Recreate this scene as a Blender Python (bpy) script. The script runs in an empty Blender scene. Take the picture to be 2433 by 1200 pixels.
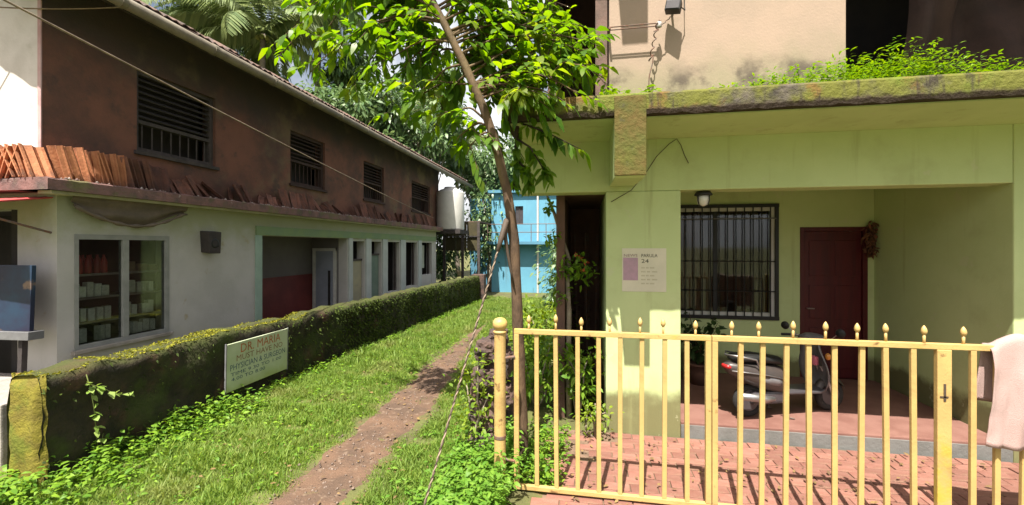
import bpy, bmesh, math, random
import numpy as np
from mathutils import Vector, Matrix, Euler, noise as mnoise

# ------------------------------------------------------------------ camera, sky, sun, exposure
scene = bpy.context.scene
COL = scene.collection
CAM_H, YAW, FPX, CX, HY = 2.0, math.radians(10), 1000.0, 1216.5, 585.0
cam = bpy.data.cameras.new('camera')
cam_o = bpy.data.objects.new('camera', cam)
COL.objects.link(cam_o)
cam.sensor_width = 36.0
cam.lens = 36.0 * FPX / 2433.0
cam.shift_y = -(600 - HY) / 2433.0
cam.clip_start, cam.clip_end = 0.05, 2000
cam_o.location = (0, 0, CAM_H)
cam_o.rotation_euler = (math.radians(90), 0, YAW)
scene.camera = cam_o

SUN_D = Vector((0.14, 0.80, -1.66)).normalized()
w = bpy.data.worlds.new('World')
scene.world = w
w.use_nodes = True
wn = w.node_tree
bg = wn.nodes['Background']
sky = wn.nodes.new('ShaderNodeTexSky')
sky.sky_type = 'NISHITA'
sky.sun_disc = False
sky.sun_elevation = math.asin(-SUN_D.z)
sky.sun_rotation = math.atan2(-SUN_D.x, -SUN_D.y)
sky.air_density = 1.2
sky.dust_density = 9.0
sky.ozone_density = 1.0
# broken white tropical cloud over the whole sky
wtc = wn.nodes.new('ShaderNodeTexCoord')
wno = wn.nodes.new('ShaderNodeTexNoise')
wno.inputs['Scale'].default_value = 2.6
wno.inputs['Detail'].default_value = 6.0
wmr = wn.nodes.new('ShaderNodeMapRange')
wmr.interpolation_type = 'SMOOTHSTEP'
wmr.inputs['From Min'].default_value = 0.40
wmr.inputs['From Max'].default_value = 0.62
wmx = wn.nodes.new('ShaderNodeMix')
wmx.data_type = 'RGBA'
wmx.inputs['B'].default_value = (7.0, 7.1, 7.3, 1)
wn.links.new(wtc.outputs['Generated'], wno.inputs['Vector'])
wn.links.new(wno.outputs['Fac'], wmr.inputs['Value'])
wn.links.new(wmr.outputs['Result'], wmx.inputs['Factor'])
wn.links.new(sky.outputs[0], wmx.inputs['A'])
wn.links.new(wmx.outputs['Result'], bg.inputs[0])
bg.inputs[1].default_value = 0.065

sl = bpy.data.lights.new('sun', 'SUN')
sl.energy = 5.0
sl.angle = math.radians(0.5)
sl.color = (1.0, 0.94, 0.84)
so = bpy.data.objects.new('sun', sl)
COL.objects.link(so)
so.rotation_euler = SUN_D.to_track_quat('-Z', 'Y').to_euler()
so.location = (-3, -10, 30)

scene.view_settings.view_transform = 'Standard'
scene.view_settings.look = 'None'
scene.view_settings.gamma = 1.0
scene.view_settings.exposure = 1.45
scene.view_settings.use_curve_mapping = False
scene.cycles.max_bounces = 8
scene.cycles.diffuse_bounces = 5
scene.cycles.transmission_bounces = 6
scene.cycles.transparent_max_bounces = 8

rng = np.random.default_rng(7)
random.seed(7)

# ------------------------------------------------------------------ measuring helpers (photo calibration -> metres)
_s, _c = math.sin(YAW), math.cos(YAW)
def _dir(px):
    xc = (px - CX) / FPX
    return -_s + _c * xc, _c + _s * xc
def onX(px, py, X):
    a, b = _dir(px); t = X / a
    return b * t, CAM_H + (HY - py) / FPX * t          # Y, z
def onY(px, py, Y):
    a, b = _dir(px); t = Y / b
    return a * t, CAM_H + (HY - py) / FPX * t          # X, z
def pY(px, py, Y):
    x, z = onY(px, py, Y)
    return Vector((x, Y, z))

def ground_z(x, y):
    return -0.025 * min(max(y - 5.0, 0.0), 13.0)

# ------------------------------------------------------------------ materials
MATS = {}
def M(name, c1, c2=None, sc=5.0, rough=0.85, bump=0.25, bsc=35.0, layers=(), metal=0.0, spec=0.3,
      rnd=0.0, island=False, trans=0.0, detail=6.0, stretch=None, lo=0.35, hi=0.65):
    if name in MATS:
        return MATS[name]
    m = bpy.data.materials.new(name)
    m.use_nodes = True
    nt = m.node_tree
    N, L = nt.nodes, nt.links
    bs = N['Principled BSDF']
    out = N['Material Output']
    tc = N.new('ShaderNodeTexCoord')
    geo = N.new('ShaderNodeNewGeometry')
    vec = tc.outputs['Object']
    if stretch:
        mp = N.new('ShaderNodeMapping')
        mp.inputs['Scale'].default_value = stretch
        L.new(vec, mp.inputs['Vector'])
        vec = mp.outputs['Vector']
    def noise(scale, det=detail, v=None):
        n = N.new('ShaderNodeTexNoise')
        n.inputs['Scale'].default_value = scale
        n.inputs['Detail'].default_value = det
        n.inputs['Roughness'].default_value = 0.62
        L.new(v or vec, n.inputs['Vector'])
        return n.outputs['Fac']
    def ramp(fac, a, b):
        r = N.new('ShaderNodeMapRange')
        r.interpolation_type = 'SMOOTHSTEP'
        r.inputs['From Min'].default_value = a
        r.inputs['From Max'].default_value = b
        L.new(fac, r.inputs['Value'])
        return r.outputs['Result']
    def mix(fac, a, b):
        x = N.new('ShaderNodeMix')
        x.data_type = 'RGBA'
        for sock, val in ((x.inputs['Factor'], fac), (x.inputs['A'], a), (x.inputs['B'], b)):
            if hasattr(val, 'links'):
                L.new(val, sock)
            elif isinstance(val, (int, float)):
                sock.default_value = val
            else:
                sock.default_value = (*val, 1)
        return x.outputs['Result']
    def math_(op, a, b):
        x = N.new('ShaderNodeMath')
        x.operation = op
        for i, val in enumerate((a, b)):
            if hasattr(val, 'links'):
                L.new(val, x.inputs[i])
            else:
                x.inputs[i].default_value = val
        return x.outputs[0]
    c2 = c2 or tuple(v * 0.8 for v in c1)
    if island:
        fac = geo.outputs['Random Per Island']
    else:
        fac = ramp(noise(sc), lo, hi)
    col = mix(fac, c1, c2)
    if rnd:
        oi = N.new('ShaderNodeObjectInfo')
        hv = N.new('ShaderNodeHueSaturation')
        L.new(col, hv.inputs['Color'])
        mr = N.new('ShaderNodeMapRange')
        mr.inputs['To Min'].default_value = 1 - rnd
        mr.inputs['To Max'].default_value = 1 + rnd
        L.new(oi.outputs['Random'], mr.inputs['Value'])
        L.new(mr.outputs['Result'], hv.inputs['Value'])
        col = hv.outputs['Color']
    for ly in layers:
        lv = None
        if 'st' in ly:
            mq = N.new('ShaderNodeMapping')
            mq.inputs['Scale'].default_value = ly['st']
            L.new(tc.outputs['Object'], mq.inputs['Vector'])
            lv = mq.outputs['Vector']
        f = ramp(noise(ly.get('sc', 3.0), v=lv), ly.get('lo', 0.45), ly.get('hi', 0.6))
        if 'z0' in ly:
            sp = N.new('ShaderNodeSeparateXYZ')
            L.new(geo.outputs['Position'], sp.inputs[0])
            zz = math_('ADD', sp.outputs['Z'], math_('MULTIPLY', math_('SUBTRACT', noise(ly.get('zsc', 4.0)), 0.5), ly.get('zn', 0.4)))
            zf = ramp(zz, ly['z0'], ly['z1'])
            f = zf if ly.get('zonly') else math_('MULTIPLY', f, zf)
        if ly.get('up'):
            sp = N.new('ShaderNodeSeparateXYZ')
            L.new(geo.outputs['Normal'], sp.inputs[0])
            f = math_('MULTIPLY', f, ramp(sp.outputs['Z'], 0.2, 0.8))
        f = math_('MULTIPLY', f, ly.get('amt', 1.0))
        col = mix(f, col, ly['col'])
    L.new(col, bs.inputs['Base Color'])
    bs.inputs['Roughness'].default_value = rough
    bs.inputs['Metallic'].default_value = metal
    bs.inputs['Specular IOR Level'].default_value = spec
    if bump:
        b = N.new('ShaderNodeBump')
        b.inputs['Strength'].default_value = bump
        b.inputs['Distance'].default_value = 0.02
        L.new(noise(bsc, 8), b.inputs['Height'])
        L.new(b.outputs['Normal'], bs.inputs['Normal'])
    if trans:
        tr = N.new('ShaderNodeBsdfTranslucent')
        hv = N.new('ShaderNodeHueSaturation')
        hv.inputs['Saturation'].default_value = 1.1
        hv.inputs['Value'].default_value = 1.7
        hv.inputs['Hue'].default_value = 0.485
        L.new(col, hv.inputs['Color'])
        L.new(hv.outputs['Color'], tr.inputs['Color'])
        ms = N.new('ShaderNodeMixShader')
        ms.inputs['Fac'].default_value = trans
        L.new(bs.outputs[0], ms.inputs[1])
        L.new(tr.outputs[0], ms.inputs[2])
        L.new(ms.outputs[0], out.inputs['Surface'])
    MATS[name] = m
    return m

def glass_mat():
    m = bpy.data.materials.new('window_glass')
    m.use_nodes = True
    nt = m.node_tree
    bs = nt.nodes['Principled BSDF']
    out = nt.nodes['Material Output']
    tr = nt.nodes.new('ShaderNodeBsdfTransparent')
    tr.inputs[0].default_value = (0.85, 0.88, 0.86, 1)
    gl = nt.nodes.new('ShaderNodeBsdfGlossy')
    gl.inputs['Roughness'].default_value = 0.04
    fr = nt.nodes.new('ShaderNodeFresnel')
    fr.inputs['IOR'].default_value = 1.5
    mx = nt.nodes.new('ShaderNodeMixShader')
    nt.links.new(fr.outputs[0], mx.inputs[0])
    nt.links.new(tr.outputs[0], mx.inputs[1])
    nt.links.new(gl.outputs[0], mx.inputs[2])
    nt.links.new(mx.outputs[0], out.inputs['Surface'])
    nt.nodes.remove(bs)
    return m

GREEN_WALL = M('green_plaster', (0.475, 0.555, 0.275), (0.44, 0.52, 0.25), sc=1.6, bump=0.12, bsc=60, layers=(
    dict(col=(0.115, 0.10, 0.042), z0=0.50, z1=0.37, zn=0.28, zsc=3.5, zonly=True, amt=0.88),
    dict(col=(0.34, 0.37, 0.18), sc=2.2, lo=0.52, hi=0.75, amt=0.45),
    dict(col=(0.26, 0.26, 0.12), sc=1.0, st=(7, 7, 0.45), lo=0.56, hi=0.72, amt=0.4),
    dict(col=(0.50, 0.50, 0.33), sc=3.0, st=(1, 1, 1), lo=0.63, hi=0.66, amt=0.35)))
BEIGE = M('peach_plaster', (0.335, 0.25, 0.19), (0.30, 0.23, 0.175), sc=2.0, bump=0.15, bsc=50, layers=(
    dict(col=(0.22, 0.205, 0.125), z0=4.20, z1=3.66, zn=0.9, zsc=1.8, zonly=True, amt=0.8),
    dict(col=(0.07, 0.055, 0.045), sc=2.5, lo=0.42, hi=0.6, z0=3.98, z1=3.74, zn=0.4, amt=0.85)))
MOSSY_CONC = M('mossy_concrete', (0.10, 0.085, 0.065), (0.04, 0.034, 0.028), sc=7, bump=0.9, bsc=25, layers=(
    dict(col=(0.115, 0.12, 0.014), sc=2.6, lo=0.32, hi=0.52, amt=0.9),
    dict(col=(0.10, 0.15, 0.013), sc=1.3, lo=0.54, hi=0.66, amt=0.9),
    dict(col=(0.14, 0.075, 0.018), sc=4.0, lo=0.54, hi=0.66, amt=0.8),
    dict(col=(0.03, 0.022, 0.018), sc=2.0, st=(5, 5, 0.8), lo=0.54, hi=0.68, amt=0.85),
    dict(col=(0.035, 0.022, 0.016), z0=3.215, z1=3.165, zn=0.09, zsc=12, zonly=True, amt=0.95)))
STUB_MAT = M('mossy_beam_end', (0.105, 0.07, 0.018), (0.075, 0.08, 0.014), sc=4, bump=0.7, bsc=25, layers=(
    dict(col=(0.09, 0.10, 0.014), sc=3.0, lo=0.48, hi=0.62, amt=0.9),
    dict(col=(0.06, 0.05, 0.03), sc=8, lo=0.56, hi=0.7, amt=0.85)))
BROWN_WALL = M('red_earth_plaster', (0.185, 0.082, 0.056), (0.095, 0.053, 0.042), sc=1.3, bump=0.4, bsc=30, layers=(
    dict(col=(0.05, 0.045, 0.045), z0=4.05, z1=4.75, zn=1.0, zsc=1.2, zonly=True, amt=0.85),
    dict(col=(0.17, 0.135, 0.075), sc=0.9, lo=0.52, hi=0.68, amt=0.6),
    dict(col=(0.06, 0.045, 0.04), sc=3.2, lo=0.55, hi=0.72, amt=0.7)))
WHITE_WALL = M('whitewash', (0.62, 0.585, 0.56), (0.52, 0.49, 0.46), sc=2.0, bump=0.15, layers=(
    dict(col=(0.38, 0.36, 0.30), sc=2.5, lo=0.55, hi=0.72, amt=0.5),))
CREAM_WALL = M('grey_cream_plaster', (0.44, 0.425, 0.41), (0.38, 0.37, 0.35), sc=1.5, bump=0.15, layers=(
    dict(col=(0.26, 0.28, 0.14), z0=1.9, z1=2.45, zn=0.7, zonly=True, amt=0.7),
    dict(col=(0.30, 0.24, 0.10), sc=3.5, lo=0.62, hi=0.75, amt=0.7)))
GREEN_TRIM = M('green_trim_paint', (0.20, 0.27, 0.13), (0.17, 0.24, 0.14), sc=3, bump=0.1)
TEAL_TRIM = M('pale_teal_paint', (0.30, 0.40, 0.34), (0.25, 0.34, 0.29), sc=3, bump=0.1)
LEDGE = M('weathered_red_ledge', (0.19, 0.105, 0.095), (0.10, 0.07, 0.065), sc=5, bump=0.6, bsc=25, layers=(
    dict(col=(0.42, 0.36, 0.33), sc=9, lo=0.64, hi=0.72, amt=0.9),
    dict(col=(0.15, 0.15, 0.05), sc=2.5, lo=0.5, hi=0.65, amt=0.6)))
TILE = M('clay_tile', (0.50, 0.215, 0.105), (0.38, 0.15, 0.075), sc=9, rnd=0.25, bump=0.3, layers=(
    dict(col=(0.08, 0.055, 0.045), sc=6, lo=0.50, hi=0.70, amt=0.75), dict(col=(0.45, 0.34, 0.24), sc=9, lo=0.6, hi=0.7, amt=0.5)))
OLD_TILE = M('old_roof_tile', (0.16, 0.095, 0.07), (0.07, 0.055, 0.05), sc=6, rnd=0.2, bump=0.5)
PIPE = M('grey_pvc', (0.20, 0.175, 0.13), (0.13, 0.112, 0.085), sc=3, rough=0.55, bump=0.1, layers=(
    dict(col=(0.13, 0.10, 0.06), sc=5, lo=0.58, hi=0.7, amt=0.7),))
DARK_WOOD = M('dark_wood', (0.05, 0.042, 0.04), (0.035, 0.03, 0.03), sc=8, bump=0.3)
GREY_WOOD = M('weathered_wood', (0.075, 0.062, 0.058), (0.05, 0.042, 0.04), sc=8, bump=0.3)
DARK_IN = M('dark_room', (0.03, 0.026, 0.024), (0.022, 0.02, 0.02), sc=3, bump=0)  # near-black: the shade of the interiors put into the wall colour
DIM_IN = M('dim_room', (0.15, 0.14, 0.135), (0.13, 0.12, 0.12), sc=2, bump=0.1)
BROWN_IN = M('brown_room', (0.15, 0.085, 0.062), (0.10, 0.06, 0.048), sc=2, bump=0.2)
RED_DADO = M('red_oxide_dado', (0.16, 0.035, 0.032), (0.11, 0.025, 0.025), sc=2, rough=0.5, bump=0.05)
MAROON = M('maroon_door', (0.085, 0.012, 0.014), (0.06, 0.01, 0.012), sc=2, rough=0.45, bump=0.08, stretch=(6, 6, 0.6))
FLOOR_RED = M('red_oxide_floor', (0.20, 0.105, 0.085), (0.155, 0.075, 0.06), sc=3, rough=0.55, bump=0.1)
RISER = M('grey_cement', (0.155, 0.155, 0.148), (0.12, 0.12, 0.112), sc=5, bump=0.3)
CONC = M('grey_concrete', (0.33, 0.30, 0.27), (0.22, 0.20, 0.18), sc=4, bump=0.4)
PAVER = M('red_paver', (0.215, 0.105, 0.08), (0.18, 0.075, 0.055), sc=6, rnd=0.22, bump=0.4, bsc=60, layers=(
    dict(col=(0.28, 0.225, 0.155), sc=1.4, lo=0.5, hi=0.68, amt=0.6),
    dict(col=(0.22, 0.05, 0.022), sc=2.6, lo=0.6, hi=0.68, amt=0.8)))
SANDJ = M('joint_sand', (0.17, 0.11, 0.075), (0.11, 0.075, 0.05), sc=12, bump=0.4)
YELLOW = M('yellow_enamel', (0.47, 0.325, 0.12), (0.41, 0.275, 0.105), sc=3, rough=0.5, spec=0.4, bump=0.15, bsc=50, layers=(
    dict(col=(0.40, 0.31, 0.03), sc=2.2, lo=0.58, hi=0.7, amt=0.7),
    dict(col=(0.10, 0.045, 0.02), sc=9, lo=0.60, hi=0.70, amt=0.8),
    dict(col=(0.24, 0.15, 0.06), sc=3.5, lo=0.52, hi=0.7, amt=0.6)))
PINK_CLOTH = M('pink_cloth', (0.40, 0.27, 0.25), (0.35, 0.25, 0.23), sc=4, rough=0.95, bump=0.4, bsc=160)
BARK = M('brown_bark', (0.115, 0.072, 0.042), (0.055, 0.036, 0.023), sc=9, bump=0.8, bsc=22, stretch=(1, 1, 0.35), layers=(
    dict(col=(0.17, 0.125, 0.055), sc=2.0, lo=0.52, hi=0.68, amt=0.6),))
PALE_BARK = M('pale_bark', (0.33, 0.29, 0.22), (0.20, 0.16, 0.12), sc=7, bump=0.6, bsc=20)
PALM_BARK = M('palm_bark', (0.20, 0.17, 0.14), (0.12, 0.10, 0.08), sc=6, bump=0.6)
LEAF = M('tree_leaf', (0.14, 0.25, 0.022), (0.05, 0.13, 0.014), island=True, rough=0.42, spec=0.4, trans=0.58, bump=0, layers=(
    dict(col=(0.22, 0.25, 0.03), sc=2.2, lo=0.52, hi=0.68, amt=0.6), dict(col=(0.045, 0.10, 0.02), sc=5.0, lo=0.54, hi=0.68, amt=0.6)))
LEAF_FAR = M('far_leaf', (0.15, 0.225, 0.085), (0.05, 0.105, 0.04), island=True, rough=0.4, spec=0.5, trans=0.25, bump=0)  # lightened leaf green, distance haze put into the colour
LEAF_LIME = M('lime_leaf', (0.20, 0.27, 0.02), (0.10, 0.18, 0.02), island=True, rough=0.5, trans=0.35, bump=0)
PALM_LEAF = M('palm_leaf', (0.24, 0.29, 0.13), (0.10, 0.15, 0.065), island=True, rough=0.4, spec=0.5, trans=0.3, bump=0)
WEED = M('weed_leaf', (0.19, 0.31, 0.025), (0.07, 0.17, 0.018), island=True, rough=0.5, trans=0.35, bump=0)
GRASS = M('grass_blade', (0.22, 0.30, 0.055), (0.095, 0.18, 0.024), island=True, rough=0.6, trans=0.35, bump=0, layers=(
    dict(col=(0.25, 0.26, 0.09), sc=1.3, lo=0.50, hi=0.66, amt=0.6), dict(col=(0.09, 0.17, 0.03), sc=0.8, lo=0.52, hi=0.66, amt=0.5)))
MOSS = M('moss_tuft', (0.07, 0.10, 0.014), (0.02, 0.034, 0.007), island=True, rough=0.9, trans=0.15, bump=0)
SOIL = M('lane_soil', (0.10, 0.115, 0.03), (0.075, 0.07, 0.03), sc=1.5, bump=0.6, bsc=30, layers=(
    dict(col=(0.15, 0.085, 0.045), sc=4, lo=0.55, hi=0.68, amt=0.7),))
DIRT = M('red_dirt', (0.13, 0.078, 0.05), (0.085, 0.055, 0.038), sc=3.0, bump=0.8, bsc=45, layers=(
    dict(col=(0.20, 0.145, 0.105), sc=14, lo=0.55, hi=0.68, amt=0.7),
    dict(col=(0.10, 0.12, 0.03), sc=5, lo=0.60, hi=0.72, amt=0.6)))
MOSS_WALL = M('mossy_laterite', (0.038, 0.03, 0.017), (0.02, 0.018, 0.011), sc=5, bump=0.9, bsc=25, layers=(  # darker copy: shade on the lane face put into the colour
    dict(col=(0.085, 0.042, 0.03), sc=2.2, lo=0.54, hi=0.66, amt=0.7),
    dict(col=(0.04, 0.055, 0.01), sc=1.7, lo=0.46, hi=0.62, amt=0.8),
    dict(col=(0.05, 0.058, 0.012), sc=2.5, lo=0.25, hi=0.5, up=True, amt=0.8)))
MOSS_END = M('sunlit_moss_end', (0.19, 0.165, 0.02), (0.13, 0.105, 0.018), sc=7, bump=0.9, bsc=30, layers=(  # lighter copy of the wall moss, sunlight put into its colour
    dict(col=(0.20, 0.085, 0.05), sc=5, lo=0.58, hi=0.68, z0=0.55, z1=0.85, zn=0.3, amt=0.9),
    dict(col=(0.10, 0.13, 0.015), sc=4, lo=0.5, hi=0.66, amt=0.7)))
ROCK = M('laterite_rock', (0.11, 0.068, 0.055), (0.04, 0.032, 0.03), sc=5, bump=0.9, bsc=18)
BLUE = M('sky_blue_paint', (0.115, 0.31, 0.43), (0.10, 0.275, 0.39), sc=0.9, bump=0.1, layers=(
    dict(col=(0.09, 0.15, 0.17), sc=0.9, st=(3, 3, 0.4), lo=0.52, hi=0.7, amt=0.6),))
BLUE_D = M('blue_band_paint', (0.09, 0.24, 0.35), sc=1, bump=0.1)
TANK = M('white_tank_plastic', (0.56, 0.55, 0.52), (0.49, 0.48, 0.45), sc=2, rough=0.5, bump=0.05)
OLIVE_BOARD = M('olive_board', (0.065, 0.055, 0.026), (0.045, 0.04, 0.022), sc=3, bump=0.3)
TARP = M('faded_tarp', (0.15, 0.115, 0.085), (0.10, 0.08, 0.06), sc=3, bump=0.3)
TARP_D = M('brown_tarp', (0.05, 0.028, 0.024), (0.032, 0.02, 0.018), sc=2, bump=0.2)
RED_AWN = M('red_awning_sheet', (0.42, 0.07, 0.07), (0.34, 0.06, 0.06), sc=3, rough=0.5, bump=0.1)
BLACK = M('black_plastic', (0.018, 0.018, 0.018), (0.012, 0.012, 0.012), rough=0.45, bump=0.05)
RUBBER = M('tyre_rubber', (0.02, 0.02, 0.02), (0.03, 0.027, 0.025), rough=0.9, bump=0.2)
CHROME = M('dull_chrome', (0.40, 0.40, 0.40), (0.28, 0.28, 0.28), metal=0.9, rough=0.4, bump=0)
SILVER = M('silver_paint', (0.15, 0.145, 0.15), (0.10, 0.095, 0.10), rough=0.3, spec=0.5, bump=0)
DKGREY = M('dark_grey_paint', (0.06, 0.055, 0.06), (0.045, 0.04, 0.045), rough=0.35, spec=0.5, bump=0)
PINKISH = M('pink_plastic', (0.50, 0.14, 0.20), rough=0.5, bump=0)
AMBER = M('amber_lens', (0.55, 0.22, 0.04), rough=0.2, spec=0.5, bump=0)
MILK = M('milk_glass', (0.66, 0.64, 0.60), rough=0.25, bump=0)
METAL = M('rusty_iron', (0.12, 0.10, 0.09), (0.16, 0.075, 0.045), sc=20, rough=0.7, bump=0.2)
WHITE_FR = M('white_frame_paint', (0.52, 0.52, 0.49), (0.44, 0.43, 0.40), sc=5, bump=0.1)
BLUE_GREY = M('blue_grey_door', (0.26, 0.28, 0.33), (0.22, 0.24, 0.28), sc=3, bump=0.1)
CREAM_DOOR = M('cream_door', (0.34, 0.31, 0.20), (0.29, 0.27, 0.19), sc=3, bump=0.1)
GREEN_DOOR = M('dull_green_door', (0.15, 0.20, 0.16), (0.12, 0.17, 0.14), sc=3, bump=0.1)
SIGN_W = M('sign_white', (0.46, 0.50, 0.36), (0.38, 0.43, 0.28), sc=2.5, rough=0.5, bump=0.05, layers=(
    dict(col=(0.28, 0.32, 0.08), z0=0.36, z1=0.14, zn=0.25, zonly=True, amt=0.7),))
SIGN_R = M('sign_red_ink', (0.42, 0.13, 0.05), bump=0)
SIGN_B = M('sign_blue_ink', (0.055, 0.10, 0.15), bump=0)
SIGN_O = M('sign_brown_ink', (0.24, 0.13, 0.07), bump=0)
PAPER = M('notice_paper', (0.60, 0.57, 0.44), (0.54, 0.52, 0.40), sc=4, bump=0.05)
MAUVE = M('mauve_print', (0.42, 0.27, 0.34), (0.36, 0.25, 0.30), sc=20, bump=0)
INK = M('black_ink', (0.035, 0.035, 0.02), bump=0)
POSTER_BLUE = M('poster_blue', (0.02, 0.04, 0.075), (0.02, 0.02, 0.045), sc=2.5, rough=0.35, bump=0, layers=(
    dict(col=(0.20, 0.13, 0.09), sc=3.5, lo=0.58, hi=0.66, amt=0.8),))
GREY_FR = M('grey_metal_frame', (0.16, 0.16, 0.165), (0.12, 0.12, 0.125), rough=0.5, bump=0.05)
PEACH_IN = M('peach_inner_wall', (0.46, 0.30, 0.21), (0.40, 0.27, 0.19), sc=2, bump=0.1)
RED_BOT = M('red_bottle', (0.36, 0.05, 0.045), (0.26, 0.04, 0.04), rough=0.3, bump=0, rnd=0.3)
WHITE_PACK = M('white_packet', (0.72, 0.74, 0.68), (0.55, 0.58, 0.52), sc=30, bump=0, rnd=0.25)
BROWN_PACK = M('brown_packet', (0.20, 0.15, 0.10), (0.14, 0.11, 0.08), sc=20, bump=0, rnd=0.3)
DRY = M('dried_garland', (0.17, 0.07, 0.035), (0.08, 0.04, 0.025), island=True, bump=0)
ORANGE_FL = M('orange_petal', (0.65, 0.14, 0.05), (0.55, 0.09, 0.06), island=True, bump=0, trans=0.3)
CABLE_L = M('steel_strand', (0.26, 0.20, 0.145), (0.16, 0.12, 0.085), sc=8, rough=0.6, bump=0.1)
CABLE_D = M('black_strand', (0.07, 0.05, 0.036), rough=0.7, bump=0.1)
WIRE = M('grey_wire', (0.16, 0.15, 0.13), (0.11, 0.10, 0.09), rough=0.7, bump=0)
CURTAIN = M('dark_curtain', (0.10, 0.045, 0.035), (0.065, 0.04, 0.035), sc=5, bump=0.2, stretch=(4, 4, 0.3))
GLASS = glass_mat()

# ------------------------------------------------------------------ mesh builder
class MB:
    def __init__(s):
        s.v, s.f = [], []
    def add(s, vs, fs):
        o = len(s.v)
        s.v += [tuple(p) for p in vs]
        s.f += [tuple(i + o for i in f) for f in fs]
        return s
    def box(s, a, b, mat=None):
        (x0, y0, z0), (x1, y1, z1) = a, b
        vs = [(x0, y0, z0), (x1, y0, z0), (x1, y1, z0), (x0, y1, z0), (x0, y0, z1), (x1, y0, z1), (x1, y1, z1), (x0, y1, z1)]
        if mat is not None:
            vs = [mat @ Vector(p) for p in vs]
        return s.add(vs, [(3, 2, 1, 0), (4, 5, 6, 7), (0, 1, 5, 4), (1, 2, 6, 5), (2, 3, 7, 6), (3, 0, 4, 7)])
    def tube(s, pts, rad, n=8, cap=True):
        pts = [Vector(p) for p in pts]
        if not hasattr(rad, '__len__'):
            rad = [rad] * len(pts)
        vs, fs = [], []
        up = Vector((0.13, 0.21, 0.97))
        for i, p in enumerate(pts):
            t = (pts[min(i + 1, len(pts) - 1)] - pts[max(i - 1, 0)]).normalized()
            a = t.cross(up)
            if a.length < 0.05:
                a = t.cross(Vector((1, 0, 0)))
            a.normalize()
            b = t.cross(a)
            for k in range(n):
                th = 2 * math.pi * k / n
                vs.append(p + (a * math.cos(th) + b * math.sin(th)) * rad[i])
        for i in range(len(pts) - 1):
            for k in range(n):
                k2 = (k + 1) % n
                fs.append((i * n + k, i * n + k2, (i + 1) * n + k2, (i + 1) * n + k))
        if cap:
            fs.append(tuple(range(n - 1, -1, -1)))
            fs.append(tuple((len(pts) - 1) * n + k for k in range(n)))
        return s.add(vs, fs)
    def lathe(s, prof, c, n=16, mat=None):
        vs, fs = [], []
        for r, z in prof:
            for k in range(n):
                th = 2 * math.pi * k / n
                vs.append(Vector((r * math.cos(th), r * math.sin(th), z)))
        if mat is not None:
            vs = [mat @ p for p in vs]
        vs = [p + Vector(c) for p in vs]
        for i in range(len(prof) - 1):
            for k in range(n):
                k2 = (k + 1) % n
                fs.append((i * n + k, i * n + k2, (i + 1) * n + k2, (i + 1) * n + k))
        fs.append(tuple(range(n - 1, -1, -1)))
        fs.append(tuple((len(prof) - 1) * n + k for k in range(n)))
        return s.add(vs, fs)
    def prism(s, poly, a0, a1, axis='y', mat=None):
        def mk(u, v, a):
            p = {'y': (u, a, v), 'x': (a, u, v), 'z': (u, v, a)}[axis]
            return mat @ Vector(p) if mat is not None else p
        n = len(poly)
        vs = [mk(u, v, a0) for u, v in poly] + [mk(u, v, a1) for u, v in poly]
        fs = [tuple(range(n)), tuple(range(2 * n - 1, n - 1, -1))]
        for k in range(n):
            k2 = (k + 1) % n
            fs.append((k, k + n, k2 + n, k2))
        return s.add(vs, fs)
    def wall(s, axis, p0, p1, u0, u1, z0, z1, openings=()):
        """solid wall between planes p0 (front) and p1 (back) of the given axis, with rectangular openings (ua, ub, za, zb)"""
        us = sorted({u0, u1, *[o[0] for o in openings], *[o[1] for o in openings]})
        zs = sorted({z0, z1, *[o[2] for o in openings], *[o[3] for o in openings]})
        us = [u for u in us if u0 <= u <= u1]
        zs = [z for z in zs if z0 <= z <= z1]
        def solid(i, j):
            if not (0 <= i < len(us) - 1 and 0 <= j < len(zs) - 1):
                return False
            uc, zc = (us[i] + us[i + 1]) / 2, (zs[j] + zs[j + 1]) / 2
            return not any(o[0] < uc < o[1] and o[2] < zc < o[3] for o in openings)
        P = (lambda p, u, z: (p, u, z)) if axis == 'x' else (lambda p, u, z: (u, p, z))
        for i in range(len(us) - 1):
            for j in range(len(zs) - 1):
                if not solid(i, j):
                    continue
                a, b, c, d = us[i], us[i + 1], zs[j], zs[j + 1]
                q = [(a, c), (b, c), (b, d), (a, d)]
                s.add([P(p0, *k) for k in q], [(0, 1, 2, 3)])
                s.add([P(p1, *k) for k in q], [(3, 2, 1, 0)])
                for (di, dj, e0, e1) in ((-1, 0, q[0], q[3]), (1, 0, q[1], q[2]), (0, -1, q[0], q[1]), (0, 1, q[3], q[2])):
                    if not solid(i + di, j + dj):
                        s.add([P(p0, *e0), P(p1, *e0), P(p1, *e1), P(p0, *e1)], [(0, 1, 2, 3)])
        return s
    def build(s, name, mat, parent=None, smooth=False, bevel=0.0, kind=None):
        me = bpy.data.meshes.new(name)
        me.from_pydata(s.v, [], s.f)
        bm = bmesh.new()
        bm.from_mesh(me)
        bmesh.ops.remove_doubles(bm, verts=bm.verts, dist=1e-5)
        bmesh.ops.recalc_face_normals(bm, faces=bm.faces)
        if bevel:
            es = [e for e in bm.edges if len(e.link_faces) == 2 and e.calc_face_angle(0) > 0.6]
            bmesh.ops.bevel(bm, geom=es, offset=bevel, segments=2, affect='EDGES', profile=0.6, clamp_overlap=True)
        bm.to_mesh(me)
        bm.free()
        if smooth:
            for p in me.polygons:
                p.use_smooth = True
        return link(name, me, mat, parent, kind)

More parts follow.
